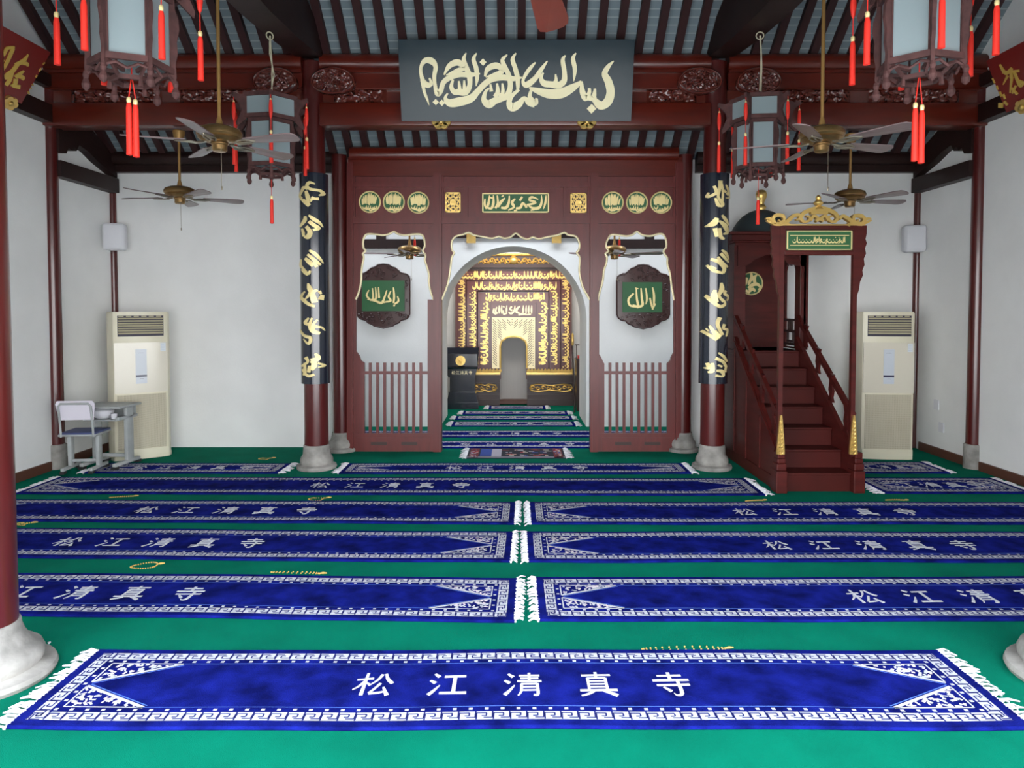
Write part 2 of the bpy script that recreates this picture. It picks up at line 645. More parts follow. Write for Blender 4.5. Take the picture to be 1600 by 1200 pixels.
def carved_oval(cx, cz, a, b, y, name, parent, seed):
    """oval lobed scroll carving standing off the beam"""
    mb = MB()
    def mp(u, v, off):
        th = 2 * PI * u
        r = v
        x = cx + a * r * math.cos(th)
        z = cz + b * r * math.sin(th) * (1 if math.sin(th) > 0 else .82)
        return Vector((x, y - off, z))
    def fn(u, v):
        if v > .995:
            return -0.07
        d = .045 * (1 - v ** 6)
        if v > .86:
            return d + .015
        th = 2 * PI * u
        n = noise.turbulence(Vector((v * math.cos(th) * 3.2 + seed, v * math.sin(th) * 3.2, seed)), 3, True)
        return d + .06 * n - .02
    mb.relief(mp, 72, 16, fn)
    rim = [(cx + a * .97 * math.cos(2 * PI * i / 40), y - .03, cz + b * .97 * math.sin(2 * PI * i / 40) * (1 if math.sin(2 * PI * i / 40) > 0 else .82)) for i in range(41)]
    mb.tube(rim, .012, 6)
    rnd = random.Random(seed)
    for i in range(16):
        t0, rr = rnd.uniform(0, 2 * PI), rnd.uniform(.15, .75)
        px, pz = cx + a * rr * math.cos(t0), cz + b * rr * math.sin(t0) * .9
        s = rnd.uniform(.028, .05)
        d0 = rnd.uniform(0, 6)
        path = [(px + s * (1 - q / 11) * math.cos(d0 + q * .62), y - .062, pz + s * (1 - q / 11) * math.sin(d0 + q * .62)) for q in range(11)]
        mb.tube(path, .007, 5)
    return mb.build(name, M['carved'], parent, smooth=60)


def row_beam(x0, x1, label, group, ovals, gaps):
    T = thing('roof_beam', label, 'beam', ((x0 + x1) / 2, YB, 3.80), group=group, kind='structure')
    mb = MB()
    mb.bbox(x0, x1, YB - .13, YB + .11, 3.80, 4.05, .015)
    mb.build('tie_beam', M['beam'], T, smooth=35)
    # pierced carved cushion
    mb = MB()
    mb.box(x0, x1, YB - .03, YB + .06, 4.04, 4.24)
    for (g0, g1, sd) in gaps:
        mb.relief(lambda u, v, off, g0=g0, g1=g1: Vector((g0 + (g1 - g0) * u, YB - .035 - off, 4.05 + .165 * v)), int(abs(g1 - g0) * 70), 14, relief_fn(sd, (abs(g1 - g0) * 16, 2.8), .075))
    mb.build('carved_frieze', M['carved'], T, smooth=60)
    mb = MB()
    mb.box(x0, x1, YB - .075, YB + .075, 4.205, 4.42)
    mb.box(x0, x1, YB - .095, YB + .075, 4.215, 4.235)
    mb.box(x0, x1, YB - .11, YB + .075, 4.38, 4.41)
    mb.build('upper_board', M['beam'], T)
    mb = MB()
    mb.tube([(x0, YB - .02, 4.50), (x1, YB - .02, 4.50)], .105, 20)
    mb.build('purlin', M['beam'], T, smooth=40)
    for (ox, sd) in ovals:
        carved_oval(ox, 4.25, .235, .150, YB - .17, 'carved_bracket', T, sd)
    return T


row_beam(-XC + .1, XC - .1, 'dark red lacquered beam with carved frieze behind the black calligraphy board', 'carved beams over the inner columns',
         [(-1.975, 3), (2.0, 8)], [(-2.0, -1.42, 5), (1.45, 2.0, 9)])
row_beam(-XW, -XC - .1, 'dark red carved beam between the left wall and the left inner column', 'carved beams over the inner columns',
         [(-2.60, 13)], [(-4.9, -3.9, 21), (-3.7, -2.5, 22)])
row_beam(XC + .1, XW, 'dark red carved beam between the right inner column and the right wall', 'carved beams over the inner columns',
         [(2.64, 17)], [(2.5, 3.7, 23), (3.9, 4.9, 24)])

# beams on top of the rear wall
for i, (x0, x1) in enumerate(((-XW, -2.3), (2.3, XW))):
    mb = MB()
    mb.box(x0, x1, YK - .10, YK + .02, 3.53, 3.66)
    mb.box(x0, x1, YK - .07, YK + .02, 3.65, 3.80)
    mb.tube([(x0, YK - .10, 3.70), (x1, YK - .10, 3.70)], .085, 16)
    struct(mb, 'trim_%d' % (2 + i), M['dark'], 'dark beam along the top of the white rear wall, %s side' % ('left' if i == 0 else 'right'), smooth=40)

# timbers on the side walls
for sx, sd in ((-1, 'left'), (1, 'right')):
    T = thing('wall_timber', 'dark timber ties and curved brace on the %s side wall' % sd, 'timber', (sx * XW, 8.5, 3.2), kind='structure')
    def xb(m_, y0, y1, z0, z1, t=.12):
        m_.box(sx * (XW + .01), sx * (XW - t), y0, y1, z0, z1)
    mb = MB(); xb(mb, 3.4, YB, 3.83, 4.02); mb.build('tie_beam', M['dark'], T)
    mb = MB(); xb(mb, 3.4, YB, 4.22, 4.36, .08); mb.build('tie_beam', M['dark'], T)
    mb = MB(); xb(mb, YB, 9.1, 3.27, 3.45); mb.build('tie_beam', M['dark'], T)
    mb = MB()
    q = [(YB, 4.3), (8.3, 4.06), (8.6, 3.93), (8.85, 3.82), (9.1, 3.66), (9.1, 3.46), (8.98, 3.50), (8.7, 3.58), (8.5, 3.66), (8.32, 3.70), (8.27, 3.62),
         (8.22, 3.66), (8.18, 3.60), (8.12, 3.62), (8.08, 3.55), (YB, 3.53)]
    mb.plate(q, [], YZ, sx * (XW + .01), sx * (XW - .10))
    mb.build('curved_brace', M['dark'], T)
    # girder from the front column to the inner column
    mb = MB()
    gp = [(YB - .02, 4.56), (7.4, 4.48), (6.9, 4.42), (6.2, 4.36), (5.6, 4.34), (5.0, 4.36), (4.4, 4.42), (3.9, 4.48), (3.4, 4.56), (3.4, 4.6), (3.75, 4.86), (4.3, 5.02), (7.0, 5.02), (7.55, 4.86), (7.9, 4.62)]
    mb.plate(gp, [], YZ, sx * (XC - .13), sx * (XC + .15))
    mb.box(sx * (XC - .05), sx * (XC + .05), 5.55, 5.8, 5.0, 6.3)
    o = mb.build('roof_girder', M['dark'], org=(sx * XC, 5.67, 4.34))
    tag(o, 'thick dark girder running back to the %s inner column' % sd, 'girder', 'girders carrying the roof', 'structure')

# ---------------------------------------------------------------- columns
def column(x, y, r, ztop, label, base_r, group, base=True, tall=.275, lcol='column', kind=None):
    T = thing('timber_column', label, 'column', (x, y, 0), group=group, kind='structure')
    mb = MB()
    n = 10
    prof = [(r * (1 - .10 * (i / n) ** 1.2), tall - .01 + (ztop - tall) * i / n) for i in range(n + 1)]
    mb.lathe(prof, (x, y, 0), 32)
    mb.build('shaft', M[lcol], T, smooth=40)
    mb = MB()
    if base:
        b = base_r
        t1 = r * 1.07
        mb.lathe([(b * 1.16, 0), (b * 1.20, .02), (b * 1.17, .042), (b * 1.0, .05), (b * .93, .058), (b * .97, .075), (b * .98, .10), (b * .93, .13), (t1 * .4 + b * .5, .165), (t1 * .8 + b * .18, .20),
                  (t1 * 1.02, .24), (t1, tall - .008), (r * .95, tall)], (x, y, 0), 36)
    else:
        mb.lathe([(base_r, 0), (base_r, tall - .01), (base_r - .01, tall)], (x, y, 0), 28)
    mb.build('stone_base', M['stone'], T, smooth=40)
    return T


column(-XC, YB, .133, 4.52, 'red lacquered column on a stone base carrying the left calligraphy board', .185, 'inner columns')
column(XC - .02, YB, .133, 4.52, 'red lacquered column on a stone base carrying the right calligraphy board', .185, 'inner columns')
column(-2.575, YF, .133, 4.56, 'red lacquered column at the left edge of the picture, nearest to the viewer', .245, 'front columns')
column(2.735, YF, .133, 4.56, 'column with only its round stone base showing at the right edge', .245, 'front columns')
column(-2.20, 8.93, .105, 3.72, 'slim dark red column against the left end of the screen', .165, 'screen columns', tall=.22)
column(2.12, 8.93, .105, 3.72, 'slim dark red column against the right end of the screen', .165, 'screen columns', tall=.22)
for sx, sd in ((-1, 'left'), (1, 'right')):
    column(sx * (XW + .005), YB, .085, 4.3, 'dark red column half sunk into the %s side wall' % sd, .105, 'wall columns', base=False)
    T = thing('corner_post', 'thin dark post in the rear %s corner above the air conditioner' % sd, 'post', (sx * (XW - .03), YK - .03, 0), kind='structure')
    mb = MB()
    mb.lathe([(.05, 0), (.05, 3.6)], (sx * (XW - .005), YK - .01, 0), 20)
    mb.build('shaft', M['column'], T, smooth=40)

# ================================================================ prayer rugs
WATER = [[(12, 8, 8), (25, 21, 13)], [(3, 36, 8), (17, 47, 13)], [(4, 95, 12), (15, 80, 10), (29, 56, 4)]]
GLYPHS = [
    [[(4, 33, 7), (46, 27, 9)], [(27, 4, 9), (28, 96, 12)], [(27, 34, 9), (16, 58, 8), (2, 74, 4)], [(28, 42, 5), (43, 56, 10)],
     [(66, 10, 10), (58, 33, 8), (44, 52, 4)], [(75, 8, 8), (83, 30, 11), (98, 48, 12)], [(68, 48, 9), (57, 70, 8), (46, 88, 8)], [(46, 90, 8), (70, 86, 8), (86, 80, 6)], [(78, 64, 7), (93, 96, 13)]],
    WATER + [[(38, 20, 9), (94, 17, 10)], [(66, 20, 12), (66, 86, 12)], [(31, 88, 10), (99, 86, 11)]],
    WATER + [[(40, 15, 7), (94, 14, 8)], [(44, 27, 7), (91, 26, 7)], [(36, 39, 8), (99, 38, 9)], [(67, 3, 9), (67, 40, 9)], [(47, 50, 9), (46, 80, 8), (38, 97, 4)],
             [(46, 50, 8), (88, 49, 8)], [(87, 48, 9), (88, 91, 10), (77, 94, 6)], [(48, 63, 6), (86, 62, 6)], [(48, 76, 6), (86, 75, 6)]],
    [[(12, 14, 8), (88, 12, 8)], [(50, 0, 10), (50, 25, 9)], [(27, 25, 9), (27, 77, 8)], [(26, 26, 7), (74, 25, 7)], [(73, 25, 9), (73, 77, 9)], [(28, 39, 6), (72, 38, 6)], [(28, 51, 6), (72, 50, 6)],
     [(28, 63, 6), (72, 62, 6)], [(3, 77, 9), (98, 75, 10)], [(37, 80, 10), (24, 90, 8), (5, 98, 5)], [(63, 80, 7), (80, 88, 11), (95, 98, 13)]],
    [[(18, 16, 8), (82, 14, 9)], [(50, 1, 11), (50, 36, 11)], [(3, 36, 10), (97, 33, 10)], [(10, 56, 8), (95, 53, 10)], [(67, 40, 11), (66, 88, 12), (52, 96, 6), (46, 88, 3)], [(26, 63, 7), (42, 81, 12)]],
]
RT = 0.014   # rug thickness


def rug_fringe(xe, sgn, y0, y1, parent, seed, wild=1.0, flen=.095):
    rnd = random.Random(seed)
    mb = MB()
    n = int((y1 - y0) / .019)
    for i in range(n):
        y = y0 + (y1 - y0) * (i + rnd.random()) / n
        l = rnd.uniform(.4 if flen > .07 else .8, 1.05) * flen
        dy = rnd.uniform(-.022, .022) * wild
        z = rnd.uniform(.004, .016)
        w0 = rnd.uniform(.005, .009)
        pts = [(xe - sgn * .004, y, .009), (xe + sgn * l * .5, y + dy * .3, z + .006), (xe + sgn * l, y + dy, .004)]
        mb.tube(pts, [w0, w0 * .9, w0 * .5], 4)
    mb.box(xe - .002 if sgn > 0 else xe - .010, xe + .010 if sgn > 0 else xe + .002, y0, y1, .001, .011)
    return mb.build('fringe', M['fringe'], parent)


def make_rug(x0, x1, y0, y1, label, group, tcx=None, ends=(True, True), rot=0.0, pivot=None, seed=1, flen=(.095, .095), chars=True, ch=(.185, .215), pitch=.355, wild=1.0, lowres=False):
    """prayer rug lying from x0..x1 (length) and y0..y1; built in its own coordinates about the pivot"""
    px = pivot if pivot is not None else (x0 + x1) / 2
    py = (y0 + y1) / 2
    a, b = x0 - px, x1 - px
    hw = (y1 - y0) / 2
    mb = MB()
    rnd = random.Random(seed)
    # pile body with softly waving long edges
    n = max(24, int((b - a) / .09))
    vs_, fs = [], []
    ph = rnd.uniform(0, 6)
    def wav(x):
        return .006 * math.sin(x * 2.1 + ph) + .004 * math.sin(x * 5.3 + ph * 2)
    for i in range(n + 1):
        x = a + (b - a) * i / n
        lift = .002 * math.sin(x * 7 + ph)
        o = wav(x)
        for (yy, zz) in ((-hw + o, 0.0005), (-hw - .004 + o, .006), (-hw + .008 + o, RT), (hw - .008 + o, RT), (hw + .004 + o, .006), (hw + o, .0005)):
            vs_.append((x, yy, zz))
    for i in range(n):
        for k in range(5):
            q = i * 6 + k
            fs.append((q, q + 1, q + 7, q + 6))
    fs.append((0, 1, 2, 3, 4, 5))
    fs.append(tuple(n * 6 + k for k in (5, 4, 3, 2, 1, 0)))
    mb.add(vs_, fs, 0)
    def Q(xa, xb, ya, yb, h, m):
        N = max(1, int((xb - xa) / .2))
        for i in range(N):
            p, q = xa + (xb - xa) * i / N, xa + (xb - xa) * (i + 1) / N
            mb.quad((p, ya + wav(p), RT + h), (q, ya + wav(q), RT + h), (q, yb + wav(q), RT + h), (p, yb + wav(p), RT + h), m)
    def L(p, q, wd, h, m):
        """line on the pile"""
        (xa, ya), (xb, yb) = p, q
        l = math.hypot(xb - xa, yb - ya) or 1
        nx, ny = -(yb - ya) / l * wd / 2, (xb - xa) / l * wd / 2
        mb.quad((xa + nx, ya + ny + wav(xa), RT + h), (xa - nx, ya - ny + wav(xa), RT + h), (xb - nx, yb - ny + wav(xb), RT + h), (xb + nx, yb + ny + wav(xb), RT + h), m)
    ob, kb, db = .05, .062, .042      # plain edge, key fret, dotted band
    xo, xk = a + ob, b - ob
    yo = hw - ob
    h1, h2 = .0008, .0016
    # key fret band: white strip, dark line drawing on it
    Q(xo, xk, -yo, -yo + kb, h1, 1)
    Q(xo, xk, yo - kb, yo, h1, 1)
    Q(xo, xo + kb, -yo + kb, yo - kb, h1, 1)
    Q(xk - kb, xk, -yo + kb, yo - kb, h1, 1)
    P = .074 if not lowres else .11
    def fret(mp, length):
        k = max(2, int(length / P))
        s = length / k
        for i in range(k):
            o = i * s
            pts = [(.04, 0), (.04, .78), (.62, .78), (.62, .42), (.34, .42)]
            pt2 = [(.98, .98), (.98, .22), (.46, .22)] if not lowres else []
            for pl in (pts, pt2):
                for j in range(len(pl) - 1):
                    L(mp(o + pl[j][0] * s, pl[j][1] * kb), mp(o + pl[j + 1][0] * s, pl[j + 1][1] * kb), .0075, h2, 2)
    fret(lambda u, v: (xo + u, -yo + v), xk - xo)
    fret(lambda u, v: (xk - u, yo - v), xk - xo)
    fret(lambda u, v: (xo + v, yo - u), 2 * yo)
    fret(lambda u, v: (xk - v, -yo + u), 2 * yo)
    # white dots
    xd0, xd1, yd = xo + kb + db / 2, xk - kb - db / 2, yo - kb - db / 2
    k = int((xd1 - xd0) / .07)
    for i in range(k + 1):
        x = xd0 + (xd1 - xd0) * i / k
        for s in (-1, 1):
            Q(x - .0085, x + .0085, s * yd - .008, s * yd + .008, h1, 1)
    k = int(2 * yd / .07)
    for i in range(1, k):
        y = -yd + 2 * yd * i / k
        for x in (xd0, xd1):
            Q(x - .0085, x + .0085, y - .008, y + .008, h1, 1)
    # light line round the field
    xf0, xf1, yf = xo + kb + db, xk - kb - db, yo - kb - db
    for s in (-1, 1):
        Q(xf0 + .33, xf1 - .33, s * yf - .002, s * yf + .002, h1, 3)
    # corner triangles with white foliage
    for ex, sg in ((xf0, 1), (xf1, -1)):
        for s in (-1, 1):
            c0, c1, c2 = (ex, s * .018), (ex, s * yf), (ex + sg * .36, s * yf)
            L(c0, c1, .008, h1, 1)
            L(c1, c2, .008, h1, 1)
            L(c0, c2, .016, h1, 1)
            o = .014
            L((c0[0] + sg * .01, c0[1] - s * o), (c2[0] + sg * .01, c2[1] - s * o), .006, h1, 3)
            r2 = random.Random(seed * 7 + int(s) + 3 * sg)
            for j in range(46 if not lowres else 16):
                p, q = r2.random(), r2.random()
                if p + q > 1:
                    p, q = 1 - p, 1 - q
                p, q = .04 + p * .9, .04 + q * .9
                if p + q > .97:
                    continue
                cx = c1[0] + (c2[0] - c1[0]) * p + (c0[0] - c1[0]) * q
                cy = c1[1] + (c2[1] - c1[1]) * p + (c0[1] - c1[1]) * q
                an, ln, wd = r2.uniform(0, PI), r2.uniform(.014, .034), r2.uniform(.008, .016)
                L((cx - ln / 2 * math.cos(an), cy - ln / 2 * math.sin(an)), (cx + ln / 2 * math.cos(an), cy + ln / 2 * math.sin(an)), wd, h2 + .0001 * j / 10, r2.choice((1, 1, 4)))
    # woven characters
    if chars:
        tc = (tcx if tcx is not None else (x0 + x1) / 2) - px
        for i, g in enumerate(GLYPHS):
            ox = tc + (i - 2) * pitch - ch[0] / 2
            if ox < a + .1 or ox + ch[0] > b - .1:
                continue
            for j, st in enumerate(g):
                mb.brush([(x_, y_, w_ * .84) for x_, y_, w_ in st], lambda x, y, off, ox=ox: Vector((ox + x / 100 * ch[0], ch[1] * (.5 - y / 100), RT + off)), 0.0, .0014 + .00008 * j, 1, seg=4)
    o = mb.build('prayer_rug', [M['rug'], M['rugwhite'], M['rugline'], M['ruglight'], M['rugpink']], org=(0, 0, 0))
    o.location = (px, py, 0)
    o.rotation_euler = (0, 0, rot)
    tag(o, label, 'rug', group)
    ORG[o.name] = Vector((0, 0, 0))
    if ends[0]:
        rug_fringe(a, -1, -hw, hw, o, seed + 50, wild, flen[0])
    if ends[1]:
        rug_fringe(b, 1, -hw, hw, o, seed + 60, wild, flen[1])
    return o


G = 'blue prayer rugs in rows'
R = math.radians
make_rug(-2.18, 2.21, 2.968, 3.663, 'bright blue prayer rug nearest the viewer, its five white characters whole and upright', G, 0.036, seed=1)
make_rug(-4.98, .005, 4.004, 4.658, 'blue prayer rug in the second row from the front, left of the fringed seam', G, -2.76, seed=2, rot=R(-1.6), pivot=.005, flen=(.09, .058), wild=2)
make_rug(.135, 5.0, 4.01, 4.665, 'blue prayer rug in the second row from the front, right of the fringed seam', G, 2.87, seed=3, rot=R(0.2), pivot=.135, flen=(.058, .09), wild=2)
make_rug(-4.98, -.025, 4.955, 5.627, 'blue prayer rug in the third row from the front, left half', G, -2.72, seed=4, rot=R(-1.5), pivot=-.025, flen=(.09, .05), wild=2)
make_rug(.09, 5.05, 4.965, 5.635, 'blue prayer rug in the third row from the front, right half', G, 2.68, seed=5, pivot=.09, flen=(.05, .09), wild=2)
make_rug(-5.0, .0, 5.845, 6.506, 'blue prayer rug in the fourth row from the front, left half', G, -2.56, seed=6, rot=R(-1.1), pivot=.0, flen=(.09, .055), wild=2)
make_rug(.13, 5.07, 5.845, 6.506, 'blue prayer rug in the fourth row, passing in front of the pulpit stairs', G, 2.72, seed=7, pivot=.13, flen=(.055, .09), wild=2)
make_rug(-4.84, 2.41, 6.75, 7.42, 'very long blue prayer rug ending in front of the left side of the pulpit', G, -1.26, seed=8, rot=R(-.5), pivot=2.41, wild=1.6)
make_rug(3.58, 5.02, 6.82, 7.44, 'short blue prayer rug between the pulpit stairs and the right wall', G, 4.20, seed=9, pitch=.245, wild=1.6)
make_rug(-4.70, -2.58, 7.66, 8.15, 'blue prayer rug reaching from under the school desk to the left inner column', G, -3.62, seed=10, ch=(.16, .17), pitch=.30)
make_rug(-1.92, 1.92, 7.65, 8.15, 'blue prayer rug lying between the two inner columns before the screen', G, .02, seed=11, ch=(.18, .17))
make_rug(3.62, 4.74, 7.66, 8.22, 'short blue prayer rug in front of the right air conditioner', G, 4.15, seed=12, ch=(.13, .17), pitch=.19)
make_rug(-2.0, 2.0, 9.07, 9.53, 'blue prayer rug just behind the screen opening, first inside the passage', G, .03, seed=13, lowres=True, ch=(.13, .15), pitch=.345)
make_rug(-3.2, 3.2, 9.84, 10.33, 'blue prayer rug in the middle of the passage behind the screen', G, .0, seed=14, lowres=True, ch=(.13, .15), pitch=.30)
make_rug(-.98, .93, 10.75, 11.16, 'blue prayer rug with white fringes under the round arch', G, -.03, seed=15, lowres=True, ch=(.12, .14), pitch=.26)
make_rug(-.98, .93, 11.40, 11.75, 'dim blue prayer rug just beyond the round arch', G, -.04, seed=16, lowres=True, ch=(.12, .14), pitch=.26)
make_rug(-.90, .90, 11.95, 12.32, 'dark blue prayer rug second from the gilded niche', G, .02, seed=17, lowres=True, ch=(.12, .14), pitch=.26)
make_rug(-.48, .55, 12.56, 12.98, 'small dark prayer rug closest to the gilded niche', G, 0, seed=18, lowres=True, chars=False)

# small pictorial rug on the threshold
mb = MB()
x0, x1, y0, y1 = -.59, .61, 8.44, 9.02
mb.box(x0, x1, y0, y1, .0005, .012, 0)
r2 = random.Random(4)
def qd(a, b, c, d, m, h=.0128):
    mb.quad((a, c, h), (b, c, h), (b, d, h), (a, d, h), m)
qd(x0 + .01, x1 - .01, y0 + .02, y0 + .06, 2)
for xa, xb in ((x0 + .03, x0 + .14), (x1 - .14, x1 - .03)):
    qd(xa, xb, y0 + .02, y1 - .02, 1)
    for i in range(40):
        x, y, s = r2.uniform(xa, xb - .03), r2.uniform(y0 + .02, y1 - .05), r2.uniform(.015, .03)
        qd(x, x + s, y, y + s, r2.choice((3, 4, 2, 5)), .0132 + i * 1e-5)
qd(x0 + .16, x0 + .40, y0 + .10, y1 - .04, 5)
qd(x0 + .30, x0 + .42, y0 + .08, y1 - .06, 2, .0131)
for i in range(60):
    x, y = r2.uniform(x0 + .42, x1 - .22), r2.uniform(y0 + .08, y1 - .1)
    qd(x, x + r2.uniform(.02, .09), y, y + r2.uniform(.015, .05), r2.choice((0, 0, 2, 5, 3, 4, 1)), .0132 + i * 1e-5)
pr = mb.build('picture_rug', [mat('dark_navy_pile', (.012, .014, .03), .9), mat('rug_maroon', (.16, .02, .03), .9), mat('rug_grey_lilac', (.45, .42, .5), .9), mat('rug_red', (.5, .05, .06), .9),
                              mat('rug_cream', (.65, .58, .5), .9), mat('rug_mid_blue', (.03, .07, .33), .9)], org=(0, 8.76, 0))
tag(pr, 'small dark patterned rug with picture panels across the screen threshold', 'rug')
ORG[pr.name] = Vector((0, 8.76, 0))
rug_fringe(x0, -1, y0, y1, pr, 91, 1)
rug_fringe(x1, 1, y0, y1, pr, 92, 1)


# ---------------------------------------------------------------- prayer beads on the carpet
def beads(px, py, shape, rot, label, n=33, scale=1.0, z0=0.0):
    D = EYE / math.tan(math.atan((py - CYP) / F_PX) + TILT)
    P = at(px, py, D)
    T = thing('prayer_beads', label, 'prayer beads', (P.x, P.y, z0), group='amber prayer beads', rot=rot, local=True)
    mb = MB()
    pts = []
    for i in range(n):
        t = 2 * PI * i / n
        if shape == 'loop':
            pts.append((.085 * scale * math.cos(t), .055 * scale * math.sin(t) + .012 * math.sin(2 * t)))
        elif shape == 'line':
            pts.append((.17 * scale * math.cos(t), .012 * scale * math.sin(t) + .008 * math.sin(t * 1.5)))
        else:
            pts.append((.075 * scale * math.cos(t) + .02 * math.sin(3 * t), .045 * scale * math.sin(t) + .02 * math.cos(2 * t)))
    for p in pts:
        mb.sphere((p[0], p[1], .0052), .0052, 8)
    mb.build('bead_string', M['bead'], T, smooth=60)
    mb = MB()
    e = pts[0]
    mb.tube([(e[0], e[1], .008), (e[0] + .02, e[1] + .006, .008), (e[0] + .045, e[1] + .012, .006)], [.004, .008, .004], 6)
    mb.build('tassel', M['bead'], T, smooth=60)
    return T


beads(225, 885, 'loop', .3, 'loop of amber prayer beads on the green carpet behind the second row, far left')
beads(462, 896, 'line', -.1, 'straight line of amber prayer beads along the far edge of the second-row rug')
beads(190, 777, 'line', .2, 'amber prayer beads behind the fourth row, towards the left wall', scale=.6)
beads(497, 780, 'heap', .1, 'small heap of amber prayer beads behind the fourth row below the left column')
beads(38, 819, 'heap', .1, 'amber prayer beads beside the near left column, behind the third row', scale=.6)
beads(1068, 1015, 'line', 0, 'amber prayer beads stretched along the far edge of the nearest rug', scale=1.3)
beads(1178, 783, 'line', .1, 'amber prayer beads on the carpet in front of the pulpit stairs', scale=.5)
beads(1398, 782, 'line', -.1, 'amber prayer beads on the carpet right of the pulpit foot', scale=.5)
beads(415, 717, 'heap', .1, 'amber prayer beads by the rear wall behind the rug, left of the inner column', scale=.9)

def scrap(px, py, s, label):
    D = EYE / math.tan(math.atan((py - CYP) / F_PX) + TILT)
    q = at(px, py, D)
    mb = MB()
    rnd = random.Random(int(px))
    pts = [(s * rnd.uniform(.6, 1) * math.cos(t), s * .6 * rnd.uniform(.6, 1) * math.sin(t)) for t in [2 * PI * i / 9 for i in range(9)]]
    mb.add([(q.x + a, q.y + b, .002 + .012 * abs(a) / s) for a, b in pts] + [(q.x + a, q.y + b, .006 + .012 * abs(a) / s) for a, b in pts],
           [tuple(range(9)), tuple(range(17, 8, -1))] + [(i, (i + 1) % 9, 9 + (i + 1) % 9, 9 + i) for i in range(9)])
    o = mb.build('paper_scrap', M['fringe'], org=(q.x, q.y, 0))
    tag(o, label, 'paper')
scrap(42, 1003, .020, 'small white paper scrap on the carpet right of the near left stone base')
scrap(77, 1007, .009, 'tiny white paper speck on the carpet, farther right of the near stone base')

# ================================================================ carved screen
T = thing('carved_screen', 'dark red lacquered partition with scalloped gold-edged openings and gold medallions', 'screen', (0, YS, 0))
def S(px, py, off=0.0):
    p = at(px, py, YS)
    return Vector((p.x, YS - off, p.z))
def smp(px, py, off):
    return S(px, py, off)
def pbox(m_, xa, xb, ya, yb, d0, d1, m=None):
    """board on the screen plane given by its pixel rectangle, off the plane from d0 to d1"""
    a, b, c, d = S(xa, yb), S(xb, yb), S(xb, ya), S(xa, ya)
    vs_ = [Vector((q.x, YS - d0, q.z)) for q in (a, b, c, d)] + [Vector((q.x, YS - d1, q.z)) for q in (a, b, c, d)]
    m_.add(vs_, [(0, 1, 2, 3), (4, 7, 6, 5), (0, 4, 5, 1), (1, 5, 6, 2), (2, 6, 7, 3), (3, 7, 4, 0)], m)
FL = 706.3
mb = MB()
mb.tube([(-2.05, YS, 3.715), (2.02, YS, 3.715)], .095, 20)
mb.build('top_purlin', M['beam'], T, smooth=40)
mb = MB()
pbox(mb, 545, 1066, 247, 276, -.05, .05)
mb.build('header_board', M['beam'], T)
for (xa, xb, ya) in ((543.5, 553, 255), (677.5, 690.5, 272), (921.5, 934, 272), (1054, 1066, 255)):
    mb = MB()
    pbox(mb, xa, xb, ya, FL, -.06, .06)
    pbox(mb, xa + 3, xb - 3, ya, FL, .06, .066)
    mb.build('post', M['red'], T)
mb = MB()
for (xa, xb) in ((553, 677.5), (690.5, 921.5), (934, 1054)):
    pbox(mb, xa, xb, 285, 293, -.04, .045)
    pbox(mb, xa, xb, 339.5, 350, -.04, .045)
    pbox(mb, xa, xb, 272, 276, -.04, .045)
    for e in (xa, xb - 3):
        pbox(mb, e, e + 3, 276, 339.5, -.03, .03)
for (xa, xb) in ((725.5, 731.5), (880, 885)):
    pbox(mb, xa, xb, 293, 339.5, -.03, .04)
mb.build('rail', M['red'], T)
mb = MB()
for (xa, xb) in ((553, 677.5), (690.5, 921.5), (934, 1054)):
    pbox(mb, xa, xb, 275, 286, -.012, .012)
    pbox(mb, xa, xb, 292, 340, -.012, .012)
mb.build('panel', M['red'], T)
# medallions
for i, (cx, cy) in enumerate(((578.5, 316), (615.8, 316), (654, 317), (957, 317), (994.7, 317), (1032.3, 317))):
    mb = MB()
    c = S(cx, cy)
    s = YS / F_PX
    mb.plate(arc(c.x, c.z, 16.4 * s, 0, 2 * PI * 39 / 40, 39), [], XZ, YS - .012, YS - .024)
    md = mb.build('medallion', M['green'], T)
    if i == 0:
        md['label'] = 'round green medallion filled with gold script'
    mb = MB()
    mb.tube([(c.x + 16 * s * math.cos(2 * PI * k / 40), YS - .026, c.z + 16 * s * math.sin(2 * PI * k / 40)) for k in range(41)], .010, 6)
    rnd = random.Random(i * 3 + 1)
    for k in range(11):
        u = -1 + 2 * (k + .5) / 11
        xt = cx + u * 12.6 + rnd.uniform(-.6, .6)
        top = cy - math.sqrt(max(0, 14.2 ** 2 - (xt - cx) ** 2)) + rnd.uniform(0, 2.5)
        lean = u * 3 + (2 - i % 3) * .8
        mb.brush([(xt, top, .9), (xt - lean * .35, (top + cy) / 2, 2.5), (xt - lean * .7, cy + rnd.uniform(2, 5), 2.0)], smp, .022, .031 + k * .0002, seg=3)
    for k in range(6):
        u = -1 + 2 * (k + .5) / 6
        xx, yy = cx + u * 9.5, cy + 7 + rnd.uniform(-1, 2) + (1 - u * u) * 3
        mb.brush([(xx + 3, yy - 3, .8), (xx + 2, yy + 1.5, 2.2), (xx - 1.5, yy + 2, 2.0), (xx - 3, yy - 1, .8)], smp, .022, .032 + k * .0002, seg=3)
    mb.build('gold_script', M['goldp'], md, smooth=50)
